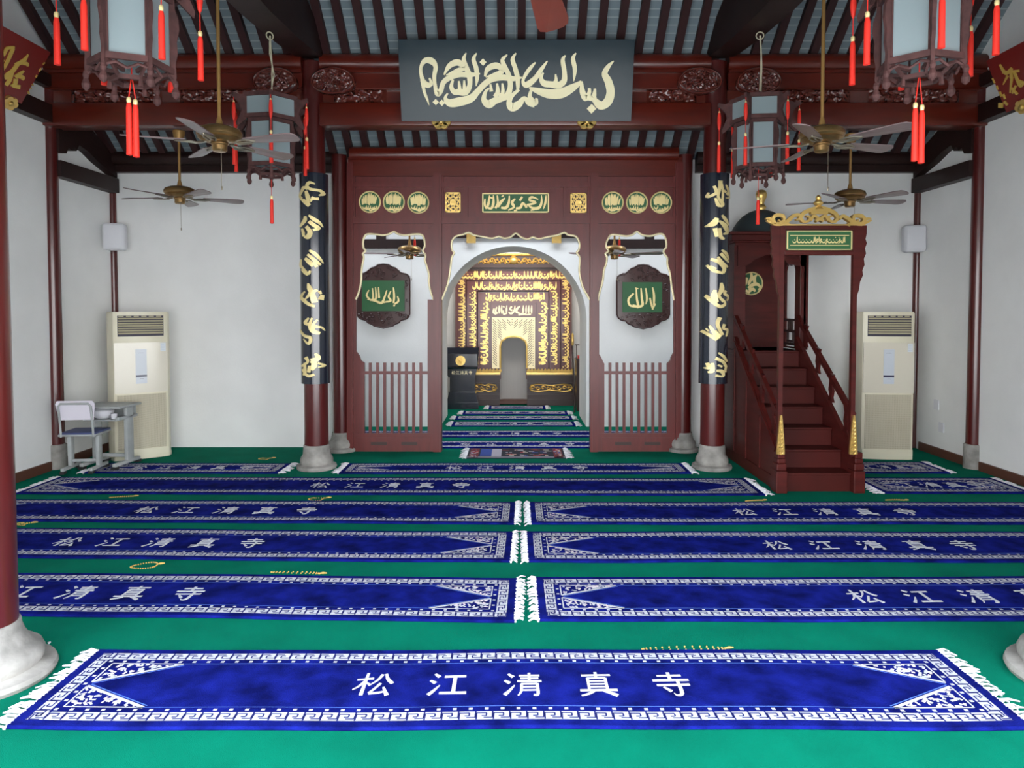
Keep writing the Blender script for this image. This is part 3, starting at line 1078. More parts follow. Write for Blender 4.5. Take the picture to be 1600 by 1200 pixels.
# square gold panels either side of the name board
for (xa, xb, ya, yb) in ((696, 720, 301, 332.5), (891, 916, 302, 333)):
    mb = MB()
    pbox(mb, xa, xb, ya, yb, .012, .02)
    gp_ = mb.build('gilt_panel', M['mihd'], T)
    mb = MB()
    for q in ((xa, xb, ya, ya + 2), (xa, xb, yb - 2, yb), (xa, xa + 2, ya, yb), (xb - 2, xb, ya, yb)):
        pbox(mb, *q, .02, .032)
    cx, cy = (xa + xb) / 2, (ya + yb) / 2
    c = S(cx, cy)
    mb.plate(arc(c.x, c.z, .040, 0, 2 * PI * 23 / 24, 23), [], XZ, YS - .02, YS - .036)
    rnd = random.Random(5)
    for j in range(5):
        for k in range(7):
            x, y = xa + 3.5 + j * (xb - xa - 7) / 4, ya + 3.5 + k * (yb - ya - 7) / 6
            if (x - cx) ** 2 + (y - cy) ** 2 < 30:
                continue
            d = 1 if (j + k) % 2 else -1
            mb.brush([(x - 2.2, y + 2 * d, 1), (x, y - 1.6 * d, 1.9), (x + 2.2, y + 1.5 * d, 1)], smp, .02, .031, seg=3)
    mb.build('lattice', M['gold'], gp_, smooth=50)
# name board with gold script
mb = MB()
pbox(mb, 753.5, 857.7, 302, 332.8, .012, .022)
nb_ = mb.build('name_board', M['green'], T)
nb_['label'] = 'green board with gold script and gold border'
mb = MB()
for q in ((753.5, 857.7, 302, 303.8), (753.5, 857.7, 331, 332.8), (753.5, 755.5, 302, 332.8), (855.7, 857.7, 302, 332.8)):
    pbox(mb, *q, .022, .032)
NAME = [[(853, 306, 1.2), (852, 317, 3.4), (849, 327, 1.2)], [(846, 306, 1.2), (846, 317, 3.4), (842, 325, 4.5), (833, 326, 4), (826, 322, 2)], [(841, 312, 1.5), (831, 308.5, 3.4), (827, 313, 3.4), (837, 317, 3.4), (823, 321, 3)],
        [(823, 325, 3.4), (817, 318, 3.6), (813, 325, 4), (806, 326, 3)], [(816, 308, 3), (812, 314, 3.4)], [(805, 311, 2), (800, 317, 4.4), (803, 324, 3.4), (794, 329, 2)],
        [(796, 306.5, 2), (795, 317, 3.6), (791, 325, 4.6), (783, 325, 3)], [(789, 310, 2), (783, 316, 4.4), (778, 324, 3.4)], [(777, 306, 2), (778, 318, 3.6), (774, 326, 3.6)],
        [(771, 305.5, 1.5), (771, 318, 4), (768, 326, 3.6), (762, 325, 3)], [(765, 306, 1.5), (763.5, 318, 4), (760, 326, 3)], [(758, 311, 2), (757.5, 320, 3.4), (760, 327, 2)], [(766, 309, 2), (772, 311, 2.4)],
        [(835, 328, 2), (829, 329, 2)], [(808, 329, 2), (803, 329.5, 2)], [(784, 308, 2), (787, 306, 2)]]
for k, st in enumerate(NAME):
    mb.brush(st, smp, .02, .033 + k * .0003, seg=4)
mb.build('gold_script', M['goldp'], nb_, smooth=50)

# scalloped valances
VL = [(52, 403), (65, 375), (78, 320), (80, 270), (85, 230), (92, 195), (86, 180), (100, 165), (90, 150), (88, 120), (95, 95), (110, 82), (150, 83), (185, 88), (215, 82), (240, 70), (260, 82), (295, 88), (340, 83), (375, 85),
      (388, 105), (392, 140), (382, 165), (395, 185), (392, 210), (400, 235), (412, 280), (412, 320), (422, 370), (437, 407)]
VL = [(540 + x / 3.158, 340 + y / 3.158) for x, y in VL]
VR = [(42, 410), (52, 370), (68, 310), (72, 265), (85, 225), (88, 195), (80, 180), (95, 165), (85, 150), (85, 125), (100, 95), (115, 85), (150, 88), (185, 92), (215, 85), (235, 70), (258, 85), (300, 92), (340, 82), (365, 85), (378, 110),
      (380, 145), (367, 165), (372, 182), (385, 200), (385, 230), (398, 275), (405, 330), (418, 408)]
VR = [(920 + x / 3.156, 340 + y / 3.156) for x, y in VR]
VC = [(418, 558), (440, 500), (450, 440), (455, 400), (465, 380), (457, 370), (455, 340), (470, 318), (500, 310), (520, 303), (540, 312), (580, 320), (610, 325), (635, 318), (655, 325), (680, 320), (700, 305), (720, 320), (745, 328),
      (765, 320), (785, 327), (820, 320), (860, 312), (885, 303), (900, 312), (930, 318), (943, 345), (940, 370), (932, 380), (945, 400), (942, 450), (955, 510), (982, 558)]
VC = [(520 + x / 2.448, 240 + y / 2.448) for x, y in VC]
for (cv, xl, xr) in ((VL, 553, 678), (VC, 690.5, 921.5), (VR, 934, 1054)):
    sm = [(p[0], p[1]) for p in smooth_pts([(x, y, 1) for x, y in cv], 3)]
    sm = [(min(max(x, xl + .3), xr - .3), y) for x, y in sm]
    o2 = [(xl, 350), (xr, 350), (xr, sm[-1][1] + .6)] + sm[::-1] + [(xl, sm[0][1] + .6)]
    o3 = [(S(x, y).x, S(x, y).z) for x, y in o2]
    mb = MB()
    mb.plate(o3, [], XZ, YS + .02, YS - .02)
    va = mb.build('valance', M['red'], T)
    mb = MB()
    mb.tube([S(x, y, .024) for x, y in sm], .0135, 7)
    e = mb.build('gold_edge', M['goldw'], va, smooth=60)
    mb = MB()
    w_ = 20
    for (ax, ay, bx, by) in ((xl, 350, xl + w_, 366), (xr, 350, xr - w_, 366)):
        mb = MB()
        mb.bar(S(ax, ay, .02), S(bx, by, .02), .008, .008, up=(0, 1, 0))
        mb.build('mitre_line', M['red'], va)
# lower stiles, balusters, kick panels
for (xl, xr, bars) in ((553, 677.5, (578.6, 590, 601.2, 612.5, 624, 635, 646.4, 657.6)), (934, 1054, (953, 964, 975, 986.5, 998, 1009, 1020, 1031))):
    left = xl < 700
    mb = MB()
    ql = [(xl, 468), (xl + 4, 468), (xl + 4, 549), (xl + 9, 556), (xl + 11, 563), (xl + 17, 567), (xl + 17, 680), (xl, 680)] if left else [(xl, 468), (xl + 2, 468), (xl + 2, 553), (xl + 6, 560), (xl + 8, 565), (xl + 10, 568), (xl + 10, 680), (xl, 680)]
    qr = [(xr, 468), (xr - 9, 468), (xr - 9, 680), (xr, 680)] if left else [(xr, 468), (xr - 2, 468), (xr - 2, 551), (xr - 6, 558), (xr - 7, 563), (xr - 12, 568), (xr - 12, 680), (xr, 680)]
    for q in (ql, qr):
        mb.plate([(S(x, y).x, S(x, y).z) for x, y in q], [], XZ, YS + .025, YS - .025)
    mb.build('stile', M['red'], T)
    xa, xb = (xl + 16, xr - 8) if left else (xl + 9, xr - 11)
    for b_ in bars:
        mb = MB()
        pbox(mb, b_ - 2.1, b_ + 2.1, 566.5, 678, -.015, .018)
        mb.build('baluster', M['red'], T)
    mb = MB()
    pbox(mb, xa, xb, 580, 584.5, -.018, .022)
    mb.build('handrail', M['red'], T)
    mb = MB()
    pbox(mb, xl, xr, 676.5, FL, -.03, .03)
    pbox(mb, xl + 6, xr - 6, 683, 703, .03, .036)
    kp = mb.build('kick_panel', M['red'], T)
    mb = MB()
    for f0 in (.22, .60):
        a_ = xl + (xr - xl) * f0
        pbox(mb, a_, a_ + 25, 690, 694.5, .034, .0375)
    mb.build('carved_slot', M['mihd'], kp)

# ================================================================ boards and plaques
def ray_plane(px, py, p0, n):
    d = at(px, py, 1.0) - Vector((0, 0, EYE))
    t = (Vector(p0) - Vector((0, 0, EYE))).dot(n) / d.dot(n)
    return Vector((0, 0, EYE)) + d * t


def pad_gold(mb, c, u, v, n, r, flat=.62):
    """small gilt lotus pad facing n"""
    for k in range(6):
        a = 2 * PI * k / 6
        q = c + u * (math.cos(a) * r * .62) + v * (math.sin(a) * r * .42)
        pr = [q + (u * math.cos(t) * r * .42 + v * math.sin(t) * r * .34) + n * .03 for t in [2 * PI * i / 10 for i in range(10)]]
        pb = [q + (u * math.cos(t) * r * .46 + v * math.sin(t) * r * .38) for t in [2 * PI * i / 10 for i in range(10)]]
        mb.add(pb + pr, [tuple(range(10, 20))] + [(i, (i + 1) % 10, 10 + (i + 1) % 10, 10 + i) for i in range(10)])
    mb.sphere(c + n * .03, r * .28, 10)


# large calligraphy board
BB = Vector((.012, 7.74, 3.825))
BT = Vector((.012, 7.52, 4.612))
up_ = (BT - BB)
bn = Vector((0, -up_.z, up_.y)).normalized()
T = thing('calligraphy_board', 'long black lacquered board with cream gold Arabic script hung over the nave', 'board', tuple(BB))
def bmp(u, v, off):
    return BB + Vector(((u - .5) * 2.48, 0, 0)) + up_ * (1 - v) + bn * off
mb = MB()
vs_ = [bmp(u, v, o) for o in (-.035, .0) for (u, v) in ((0, 0), (1, 0), (1, 1), (0, 1))]
mb.add(vs_, [(0, 1, 2, 3), (4, 7, 6, 5), (0, 4, 5, 1), (1, 5, 6, 2), (2, 6, 7, 3), (3, 7, 4, 0)])
mb.build('panel', M['plaque'], T)
BIS = [
    [(1418, 205, 6), (1385, 238, 28), (1362, 285, 38), (1388, 335, 50), (1405, 400, 54), (1390, 460, 58), (1345, 490, 50), (1308, 462, 36), (1296, 425, 26)],
    [(1212, 335, 20), (1150, 375, 50), (1080, 408, 64), (1000, 412, 60), (930, 395, 42), (868, 374, 14)], [(1212, 332, 14), (1218, 395, 36), (1242, 440, 40), (1264, 405, 26), (1264, 375, 18)],
    [(1255, 438, 30), (1290, 438, 36), (1300, 400, 22), (1300, 378, 14)], [(1285, 440, 30), (1345, 488, 46)],
    [(885, 378, 16), (872, 430, 28), (905, 470, 44), (918, 440, 16)], [(905, 480, 40), (868, 470, 38), (835, 440, 26), (800, 478, 46), (755, 498, 56), (735, 465, 36), (758, 420, 26), (800, 385, 18)],
    [(1170, 156, 8), (1152, 190, 26), (1165, 250, 28), (1163, 300, 18), (1160, 334, 4)], [(1102, 170, 8), (1085, 200, 26), (1097, 270, 30), (1096, 330, 38), (1060, 357, 42), (1010, 352, 40), (965, 345, 40), (945, 312, 24), (960, 278, 12)],
    [(1040, 288, 10), (1042, 335, 26), (1010, 356, 30)], [(985, 205, 8), (948, 255, 26), (905, 315, 34), (850, 355, 40), (826, 330, 20), (850, 280, 24), (882, 240, 22), (908, 214, 8)],
    [(780, 156, 8), (758, 195, 26), (775, 250, 30), (790, 310, 32), (792, 370, 22), (784, 410, 5)], [(724, 165, 8), (692, 200, 26), (712, 250, 30), (735, 300, 32), (742, 370, 34), (716, 430, 42), (665, 425, 40)],
    [(575, 302, 12), (598, 252, 34), (655, 234, 40), (692, 268, 30), (640, 290, 24), (582, 306, 6)],
    [(820, 308, 10), (762, 316, 32), (690, 308, 38), (620, 320, 38), (572, 352, 38), (522, 402, 40), (480, 442, 50), (400, 464, 58), (340, 470, 50), (313, 440, 24), (330, 408, 10)],
    [(735, 418, 26), (692, 440, 38), (642, 456, 44), (600, 478, 54), (568, 452, 36), (578, 402, 22), (602, 376, 12)], [(655, 345, 12), (660, 398, 28), (640, 432, 28)], [(612, 350, 12), (618, 398, 26)], [(690, 345, 12), (694, 395, 24), (684, 432, 22)],
    [(524, 156, 6), (504, 195, 26), (520, 250, 30), (525, 310, 26), (517, 364, 5)], [(456, 155, 6), (440, 195, 26), (456, 250, 34), (475, 300, 36), (475, 360, 32), (448, 402, 40), (400, 400, 40), (372, 400, 34), (354, 368, 26), (366, 322, 14)],
    [(308, 292, 8), (345, 236, 32), (400, 214, 40), (442, 246, 30), (392, 266, 26), (322, 294, 6)], [(405, 330, 12), (410, 388, 26)], [(440, 326, 12), (440, 385, 24)],
    [(545, 284, 8), (480, 292, 32), (410, 290, 34), (340, 312, 34), (302, 342, 32), (285, 390, 32), (262, 412, 36), (248, 360, 24), (244, 300, 26), (255, 240, 30), (230, 206, 42), (186, 204, 32), (158, 250, 20), (166, 320, 28), (192, 354, 38), (222, 348, 24), (212, 312, 12)],
    [(162, 325, 22), (176, 400, 20), (194, 450, 14), (204, 486, 3)],
]
def bm2(x, y, off):
    return bmp((x - 15) / 1535, (y - 72) / 516, off)
mb = MB()
for k, st in enumerate(BIS):
    mb.brush(st, bm2, 0, .010 + k * .0003, seg=6)
for k, (x, y, s_) in enumerate(((1283, 508, 64), (565, 212, 46), (248, 465, 42), (289, 470, 42))):
    mb.diamond(x, y, s_, bm2, 0, .010)
mb.build('script', mat('ivory_gold_script', (.95, .85, .52), .45), T, smooth=50)
for u in (.17, .81):
    mb = MB()
    c = Vector((BB.x + (u - .5) * 2.48, YB - .135, 3.825))
    pad_gold(mb, c, Vector((1, 0, 0)), Vector((0, 0, 1)), Vector((0, -1, 0)), .098)
    mb.build('gilt_support', M['gold'], T, smooth=50)

# curved couplet boards on the inner columns
GL = [
    [[[(262, 195, 8), (215, 180, 22), (190, 215, 24), (225, 250, 22), (300, 260, 20), (320, 290, 24), (290, 310, 10)], [(195, 250, 14), (160, 230, 24), (135, 265, 22), (110, 310, 20), (140, 340, 14)], [(180, 265, 20), (195, 320, 30), (210, 370, 26), (240, 350, 18), (290, 345, 22)],
      [(150, 350, 14), (190, 385, 22), (215, 415, 20)], [(120, 335, 12), (170, 390, 16), (205, 425, 14)], [(230, 330, 16), (265, 350, 20)]], 0],
    [[[(205, 515, 12), (245, 555, 28), (290, 590, 22), (318, 635, 6)], [(170, 525, 18), (165, 570, 30), (110, 630, 16)], [(205, 580, 26), (250, 620, 28), (285, 650, 26), (240, 670, 18)], [(180, 630, 24), (215, 690, 34), (195, 740, 36), (160, 735, 18)], [(135, 650, 14), (150, 700, 22), (150, 735, 10)]], 0],
    [[[(205, 880, 16), (250, 910, 26), (290, 960, 20), (318, 1010, 6)], [(190, 920, 20), (230, 960, 24), (270, 1000, 24), (300, 1030, 12)], [(165, 960, 20), (205, 1000, 34), (240, 1040, 26)], [(120, 970, 10), (110, 1030, 24), (150, 1070, 16), (190, 1120, 26), (215, 1090, 14)], [(240, 1000, 20), (270, 1050, 24)],
      [(125, 1075, 10), (160, 1115, 14), (190, 1135, 14)]], 0],
    [[[(190, 20, 10), (205, 70, 36), (215, 120, 30), (160, 190, 8)], [(275, 90, 14), (240, 110, 24), (235, 160, 40), (250, 220, 44)], [(160, 105, 10), (115, 160, 24), (150, 200, 26), (200, 240, 24), (250, 260, 18)], [(310, 140, 20), (295, 190, 36)], [(285, 100, 22), (300, 130, 12)]], 1200],
    [[[(195, 380, 14), (160, 430, 26), (190, 450, 18)], [(225, 380, 12), (205, 460, 26), (235, 520, 34), (290, 540, 20)], [(270, 400, 12), (240, 440, 20), (230, 500, 26)], [(250, 470, 22), (300, 480, 16), (325, 515, 5)], [(95, 510, 18), (150, 565, 22), (210, 590, 26), (190, 650, 20), (140, 600, 8)]], 1200],
    [[[(160, 790, 30), (180, 840, 20), (110, 890, 16)], [(250, 750, 16), (270, 800, 36), (210, 850, 22)], [(225, 800, 30), (240, 870, 40), (210, 920, 34)], [(150, 850, 16), (150, 950, 26), (130, 980, 8)], [(120, 920, 12), (180, 985, 22), (240, 970, 18)], [(270, 850, 12), (320, 880, 18), (270, 895, 8)], [(200, 880, 24), (190, 950, 24)]], 1200],
]
GR = [
    [[[(268, 160, 30), (262, 240, 22), (250, 330, 18), (290, 400, 26), (270, 430, 18)], [(270, 165, 18), (290, 260, 14), (285, 400, 16)], [(215, 215, 20), (235, 280, 24), (200, 310, 20), (165, 320, 20), (175, 280, 12)], [(225, 340, 14), (250, 410, 26), (275, 425, 12)], [(320, 200, 8), (350, 250, 18), (375, 320, 18), (320, 335, 6)], [(300, 260, 14), (350, 300, 20)]], 0],
    [[[(285, 515, 14), (320, 560, 26), (360, 615, 8)], [(240, 545, 26), (215, 600, 44), (150, 630, 8)], [(260, 575, 14), (320, 630, 40), (340, 690, 26), (300, 710, 12)], [(225, 650, 30), (240, 740, 22)], [(265, 650, 20), (275, 740, 28), (310, 760, 16)]], 0],
    [[[(285, 875, 12), (330, 910, 24), (370, 970, 10)], [(275, 910, 24), (330, 970, 20), (365, 1000, 12)], [(250, 950, 20), (300, 1010, 18), (350, 1050, 14)], [(195, 970, 20), (260, 1000, 30), (310, 1060, 30), (300, 1115, 22)], [(165, 1030, 16), (220, 1090, 24), (300, 1115, 18)], [(190, 1040, 14), (240, 1070, 12)]], 0],
    [[[(285, 15, 16), (290, 80, 36), (265, 150, 20), (310, 210, 24)], [(230, 90, 20), (225, 160, 44), (250, 220, 22)], [(160, 150, 20), (200, 200, 26), (270, 260, 26), (320, 240, 20), (315, 200, 10)], [(330, 95, 20), (320, 130, 22), (365, 160, 20), (345, 200, 10)], [(160, 140, 10), (190, 165, 12)]], 1200],
    [[[(275, 375, 30), (255, 450, 26), (300, 560, 24)], [(190, 460, 14), (215, 510, 24), (260, 600, 34)], [(135, 515, 20), (190, 560, 24), (250, 610, 22)], [(320, 445, 22), (310, 490, 20), (360, 510, 20), (340, 575, 10)], [(165, 490, 10), (185, 520, 12)], [(230, 520, 30), (280, 580, 22)]], 1200],
    [[[(265, 745, 10), (310, 780, 22), (355, 840, 14)], [(240, 800, 24), (310, 840, 24), (345, 900, 18)], [(175, 850, 22), (190, 900, 30), (150, 905, 6)], [(215, 850, 20), (215, 930, 30), (180, 950, 14)], [(260, 870, 14), (300, 890, 16)], [(250, 930, 16), (300, 940, 30), (310, 990, 16), (240, 980, 18)], [(345, 880, 14), (330, 950, 20)]], 1200],
]
for sx, glyphs, xo, sd in ((-1, GL, 85, 'left'), (1, GR, 125, 'right')):
    cxx = -XC if sx < 0 else XC - .02
    T = thing('couplet_board', 'narrow curved black board with gold script on the %s inner column' % sd, 'board', (cxx, YB - .14, .965))
    mb = MB()
    r0, r1, z0, z1 = .147, .160, .965, 3.285
    outer = [(cxx + r1 * math.cos(PI + PI * i / 24), YB + r1 * math.sin(PI + PI * i / 24)) for i in range(25)]
    inner = [(cxx + r0 * math.cos(2 * PI - PI * i / 24), YB + r0 * math.sin(2 * PI - PI * i / 24)) for i in range(25)]
    mb.plate(outer + inner, [], lambda a, b, d: Vector((a, b, d)), z0, z1)
    mb.build('panel', M['black'], T, smooth=40)
    mb = MB()
    wpx = 265.0 if sx < 0 else 255.0
    def cm(x, y, off, xo=xo, wpx=wpx, cxx=cxx):
        f = max(-.97, min(.97, ((x - xo) / wpx - .5) * 2))
        # the photograph's strip seen on the round board
        th = -PI / 2 + math.asin(f)
        yy = (y - 75) / 6.667
        z = z1 - yy * (z1 - z0) / (601 - 271.3)
        r = r1 + off
        return Vector((cxx + r * math.cos(th), YB + r * math.sin(th), z))
    for gi, (strokes, dy) in enumerate(glyphs):
        for k, st in enumerate(strokes):
            mb.brush([(x, y + dy, w_ * 1.3) for x, y, w_ in st], cm, -.004, .006 + .0003 * k, seg=5)
    mb.build('gold_script', M['goldp'], T, smooth=60)

# tilted red sign boards on the side walls
for sx, sd, far_b, far_t in ((-1, 'left', (-5.03, 7.3, 3.885), (-4.72, 7.3, 4.40)), (1, 'right', (5.02, 7.32, 3.80), (4.80, 7.32, 4.32))):
    fb, ft = Vector(far_b), Vector(far_t)
    upv = ft - fb
    al = Vector((0, -1, 0))
    n = upv.cross(al)
    n.normalize()
    if n.x * sx > 0:
        n = -n
    T = thing('sign_board', 'tilted red board with gold Chinese characters high on the %s wall' % sd, 'board', tuple(fb))
    Lb = 2.3
    mb = MB()
    vs_ = [fb + al * a + upv * b + n * o for o in (-.03, 0) for (a, b) in ((0, 0), (Lb, 0), (Lb, 1), (0, 1))]
    mb.add(vs_, [(0, 1, 2, 3), (4, 7, 6, 5), (0, 4, 5, 1), (1, 5, 6, 2), (2, 6, 7, 3), (3, 7, 4, 0)])
    mb.build('panel', M['redboard'], T)
    if sx < 0:
        sc, ox, oy = 5.456, 0, 40
        strokes = [[(238, 243, 8), (210, 285, 28), (170, 315, 34), (125, 332, 26)], [(190, 318, 30), (228, 325, 30), (232, 345, 14)], [(150, 322, 34), (108, 382, 34), (58, 425, 44), (38, 452, 26)], [(98, 400, 32), (75, 468, 34), (48, 508, 26)],
                   [(202, 384, 12), (165, 410, 28), (128, 440, 34)], [(158, 430, 34), (192, 440, 32), (186, 462, 16)], [(132, 450, 36), (122, 498, 34), (88, 508, 14)], [(106, 512, 26), (168, 522, 34)],
                   [(120, 182, 20), (60, 190, 26), (30, 240, 26), (2, 262, 20)], [(108, 192, 28), (70, 280, 28), (40, 340, 24), (-4, 405, 24)], [(30, 290, 12), (-4, 325, 20)],
                   [(237, 560, 14), (243, 580, 10)], [(256, 528, 9), (262, 536, 8)], [(272, 498, 12), (277, 508, 9)], [(300, 440, 6), (312, 420, 6)], [(330, 390, 5), (345, 360, 5)], [(360, 330, 5), (378, 312, 5)]]
        pad = (72, 652)
    else:
        sc, ox, oy = 5.22, 1440, 30
        strokes = [[(640, 368, 14), (690, 440, 28), (740, 398, 24)], [(735, 400, 20), (735, 480, 26)], [(662, 432, 18), (800, 420, 20)], [(705, 460, 20), (668, 532, 6)], [(740, 470, 22), (725, 602, 8)], [(760, 430, 20), (805, 540, 22), (832, 530, 8)],
                   [(738, 560, 16), (785, 612, 20)], [(744, 604, 12), (772, 540, 18)], [(790, 498, 18), (845, 525, 30)], [(580, 480, 8), (600, 520, 8)], [(615, 540, 10), (625, 575, 10)], [(640, 590, 14), (655, 630, 12)], [(670, 610, 12), (685, 650, 12)],
                   [(678, 668, 16), (705, 698, 18)], [(632, 700, 40), (668, 702, 40)]]
        pad = (838, 706)
    def rmp(x, y, off, fb=fb, n=n, sc=sc, ox=ox, oy=oy):
        return ray_plane(ox + x / sc, oy + y / sc, fb, n) + n * off
    mb = MB()
    for k, st in enumerate(strokes):
        mb.brush(st, rmp, 0, .007 + .0003 * k, seg=5)
    mb.build('gold_characters', M['dimgold'], T, smooth=60)
    mb = MB()
    pad_gold(mb, rmp(pad[0], pad[1], .0), al, upv.normalized(), n, .095)
    mb.build('gilt_support', M['gold'], T, smooth=50)

# green plaques in carved frames on the arch wall
HALF = [(0, -50), (8, -49), (14, -45), (18, -44), (24, -39), (27, -36), (36, -34), (40, -31), (41, -26), (41, 28), (39, 33), (35, 36), (27, 38), (24, 42), (18, 44), (14, 47), (8, 48), (0, 50)]
YP = YA - .04
PL1 = [[(238, 345, 6), (242, 390, 10), (238, 422, 8)], [(258, 388, 5), (263, 412, 9), (244, 426, 9)], [(226, 362, 5), (214, 390, 9), (226, 410, 9), (200, 416, 8)], [(206, 358, 5), (195, 392, 9), (180, 421, 12), (148, 410, 9)], [(165, 343, 5), (168, 397, 10)],
       [(150, 343, 5), (153, 397, 10), (140, 407, 9)], [(135, 348, 5), (138, 400, 10), (124, 407, 9)], [(118, 358, 5), (107, 384, 9), (122, 403, 8)], [(110, 403, 4), (178, 419, 7), (216, 412, 5)], [(238, 434, 9), (246, 434, 9)]]
PL2 = [[(312, 344, 6), (319, 385, 11), (318, 432, 9)], [(299, 396, 8), (311, 442, 10), (326, 424, 8)], [(278, 348, 6), (284, 400, 10), (278, 428, 4)], [(255, 348, 6), (259, 400, 11), (262, 432, 12), (234, 442, 11)], [(232, 352, 6), (235, 402, 10), (240, 437, 12), (214, 432, 10)],
       [(219, 374, 8), (194, 402, 10), (200, 432, 10), (230, 440, 8)], [(226, 347, 5), (242, 351, 5)], [(308, 449, 9), (317, 449, 9)]]
for (cx, cy, gx0, gx1, gy0, gy1, st_, ox, sc, lab) in ((599.5, 462.5, 566.5, 632.5, 438.5, 486, PL1, 540, 3.158, 'green plaque with longer gold script in a carved lobed frame, seen through the left opening'),
                                                     (1004.6, 463.5, 972, 1034, 441, 488, PL2, 920, 3.156, 'green plaque with shorter gold script in a carved lobed frame, seen through the right opening')):
    base = at(cx, cy + 50, YP)
    T = thing('wall_plaque', lab, 'plaque', (base.x, YA, base.z))
    poly = [(cx + a, cy + b) for a, b in HALF] + [(cx - a, cy + b) for a, b in HALF[-2:0:-1]]
    def W(x, y, off):
        p = at(x, y, YP)
        return Vector((p.x, YP - off, p.z))
    mb = MB()
    mb.plate([(W(x, y, 0).x, W(x, y, 0).z) for x, y in poly], [], XZ, YA, YP - .02)
    rnd = random.Random(int(cx))
    for i in range(70):
        for _ in range(40):
            x, y = rnd.uniform(cx - 38, cx + 38), rnd.uniform(cy - 46, cy + 46)
            if gx0 - 2 < x < gx1 + 2 and gy0 - 2 < y < gy1 + 2:
                continue
            dx, dy = abs(x - cx), abs(y - cy)
            if dx > 38 or dy > 46 - max(0, dx - 8) * .42:
                continue
            break
        s_ = rnd.uniform(2, 4)
        d0 = rnd.uniform(0, 6)
        mb.tube([W(x + s_ * (1 - q / 8) * math.cos(d0 + q * .8), y + s_ * (1 - q / 8) * math.sin(d0 + q * .8), .024) for q in range(8)], .008, 5)
    mb.tube([W(x, y, .02) for x, y in poly + poly[:1]], .012, 6)
    mb.build('carved_frame', M['frame'], T, smooth=50)
    mb = MB()
    a, b = W(gx0, gy1, 0), W(gx1, gy0, 0)
    mb.box(a.x, b.x, YP - .035, YP, a.z, b.z)
    mb.build('board', M['green'], T)
    mb = MB()
    for k, s_ in enumerate(st_):
        mb.brush([(ox + x / sc, 340 + y / sc, w_ / sc) for x, y, w_ in s_], W, .03, .042 + .0004 * k, seg=4)
    mb.build('gold_script', M['goldp'], T, smooth=50)

# ================================================================ lanterns
def tassel_mb(mb, x, y, z0, knot=True, double=False):
    """silk tassel hanging from z0: returns nothing; red=0 gold=1"""
    def one(x, y, zt, l):
        mb.lathe([(.004, 0), (.011, -.006), (.013, -.02), (.010, -.035)], (x, y, zt), 10, 1)
        prof = [(.011, -.035), (.0155, -.06), (.0165, -.12), (.0168, -l * .8), (.018, -l), (.004, -l - .004)]
        mb.lathe([(r, z) for r, z in prof], (x, y, zt), 12, 0)
    if knot:
        mb.tube([(x, y, z0), (x, y, z0 - .36)], .003, 5, 0)
        mb.lathe([(.003, 0), (.011, -.02), (.016, -.05), (.018, -.11), (.012, -.16), (.003, -.18)], (x, y, z0 - .06), 10, 0)
        mb.lathe([(.005, 0), (.010, -.015), (.005, -.03)], (x, y, z0 - .06), 10, 1)
        one(x, y, z0 - .34, .29)
    else:
        ds = (-.019, .019) if double else (0,)
        for d in ds:
            mb.tube([(x, y, z0), (x + d, y, z0 - .30)], .003, 5, 0)
            one(x + d, y, z0 - .28 - abs(d) * .4, .40 if double else .30)


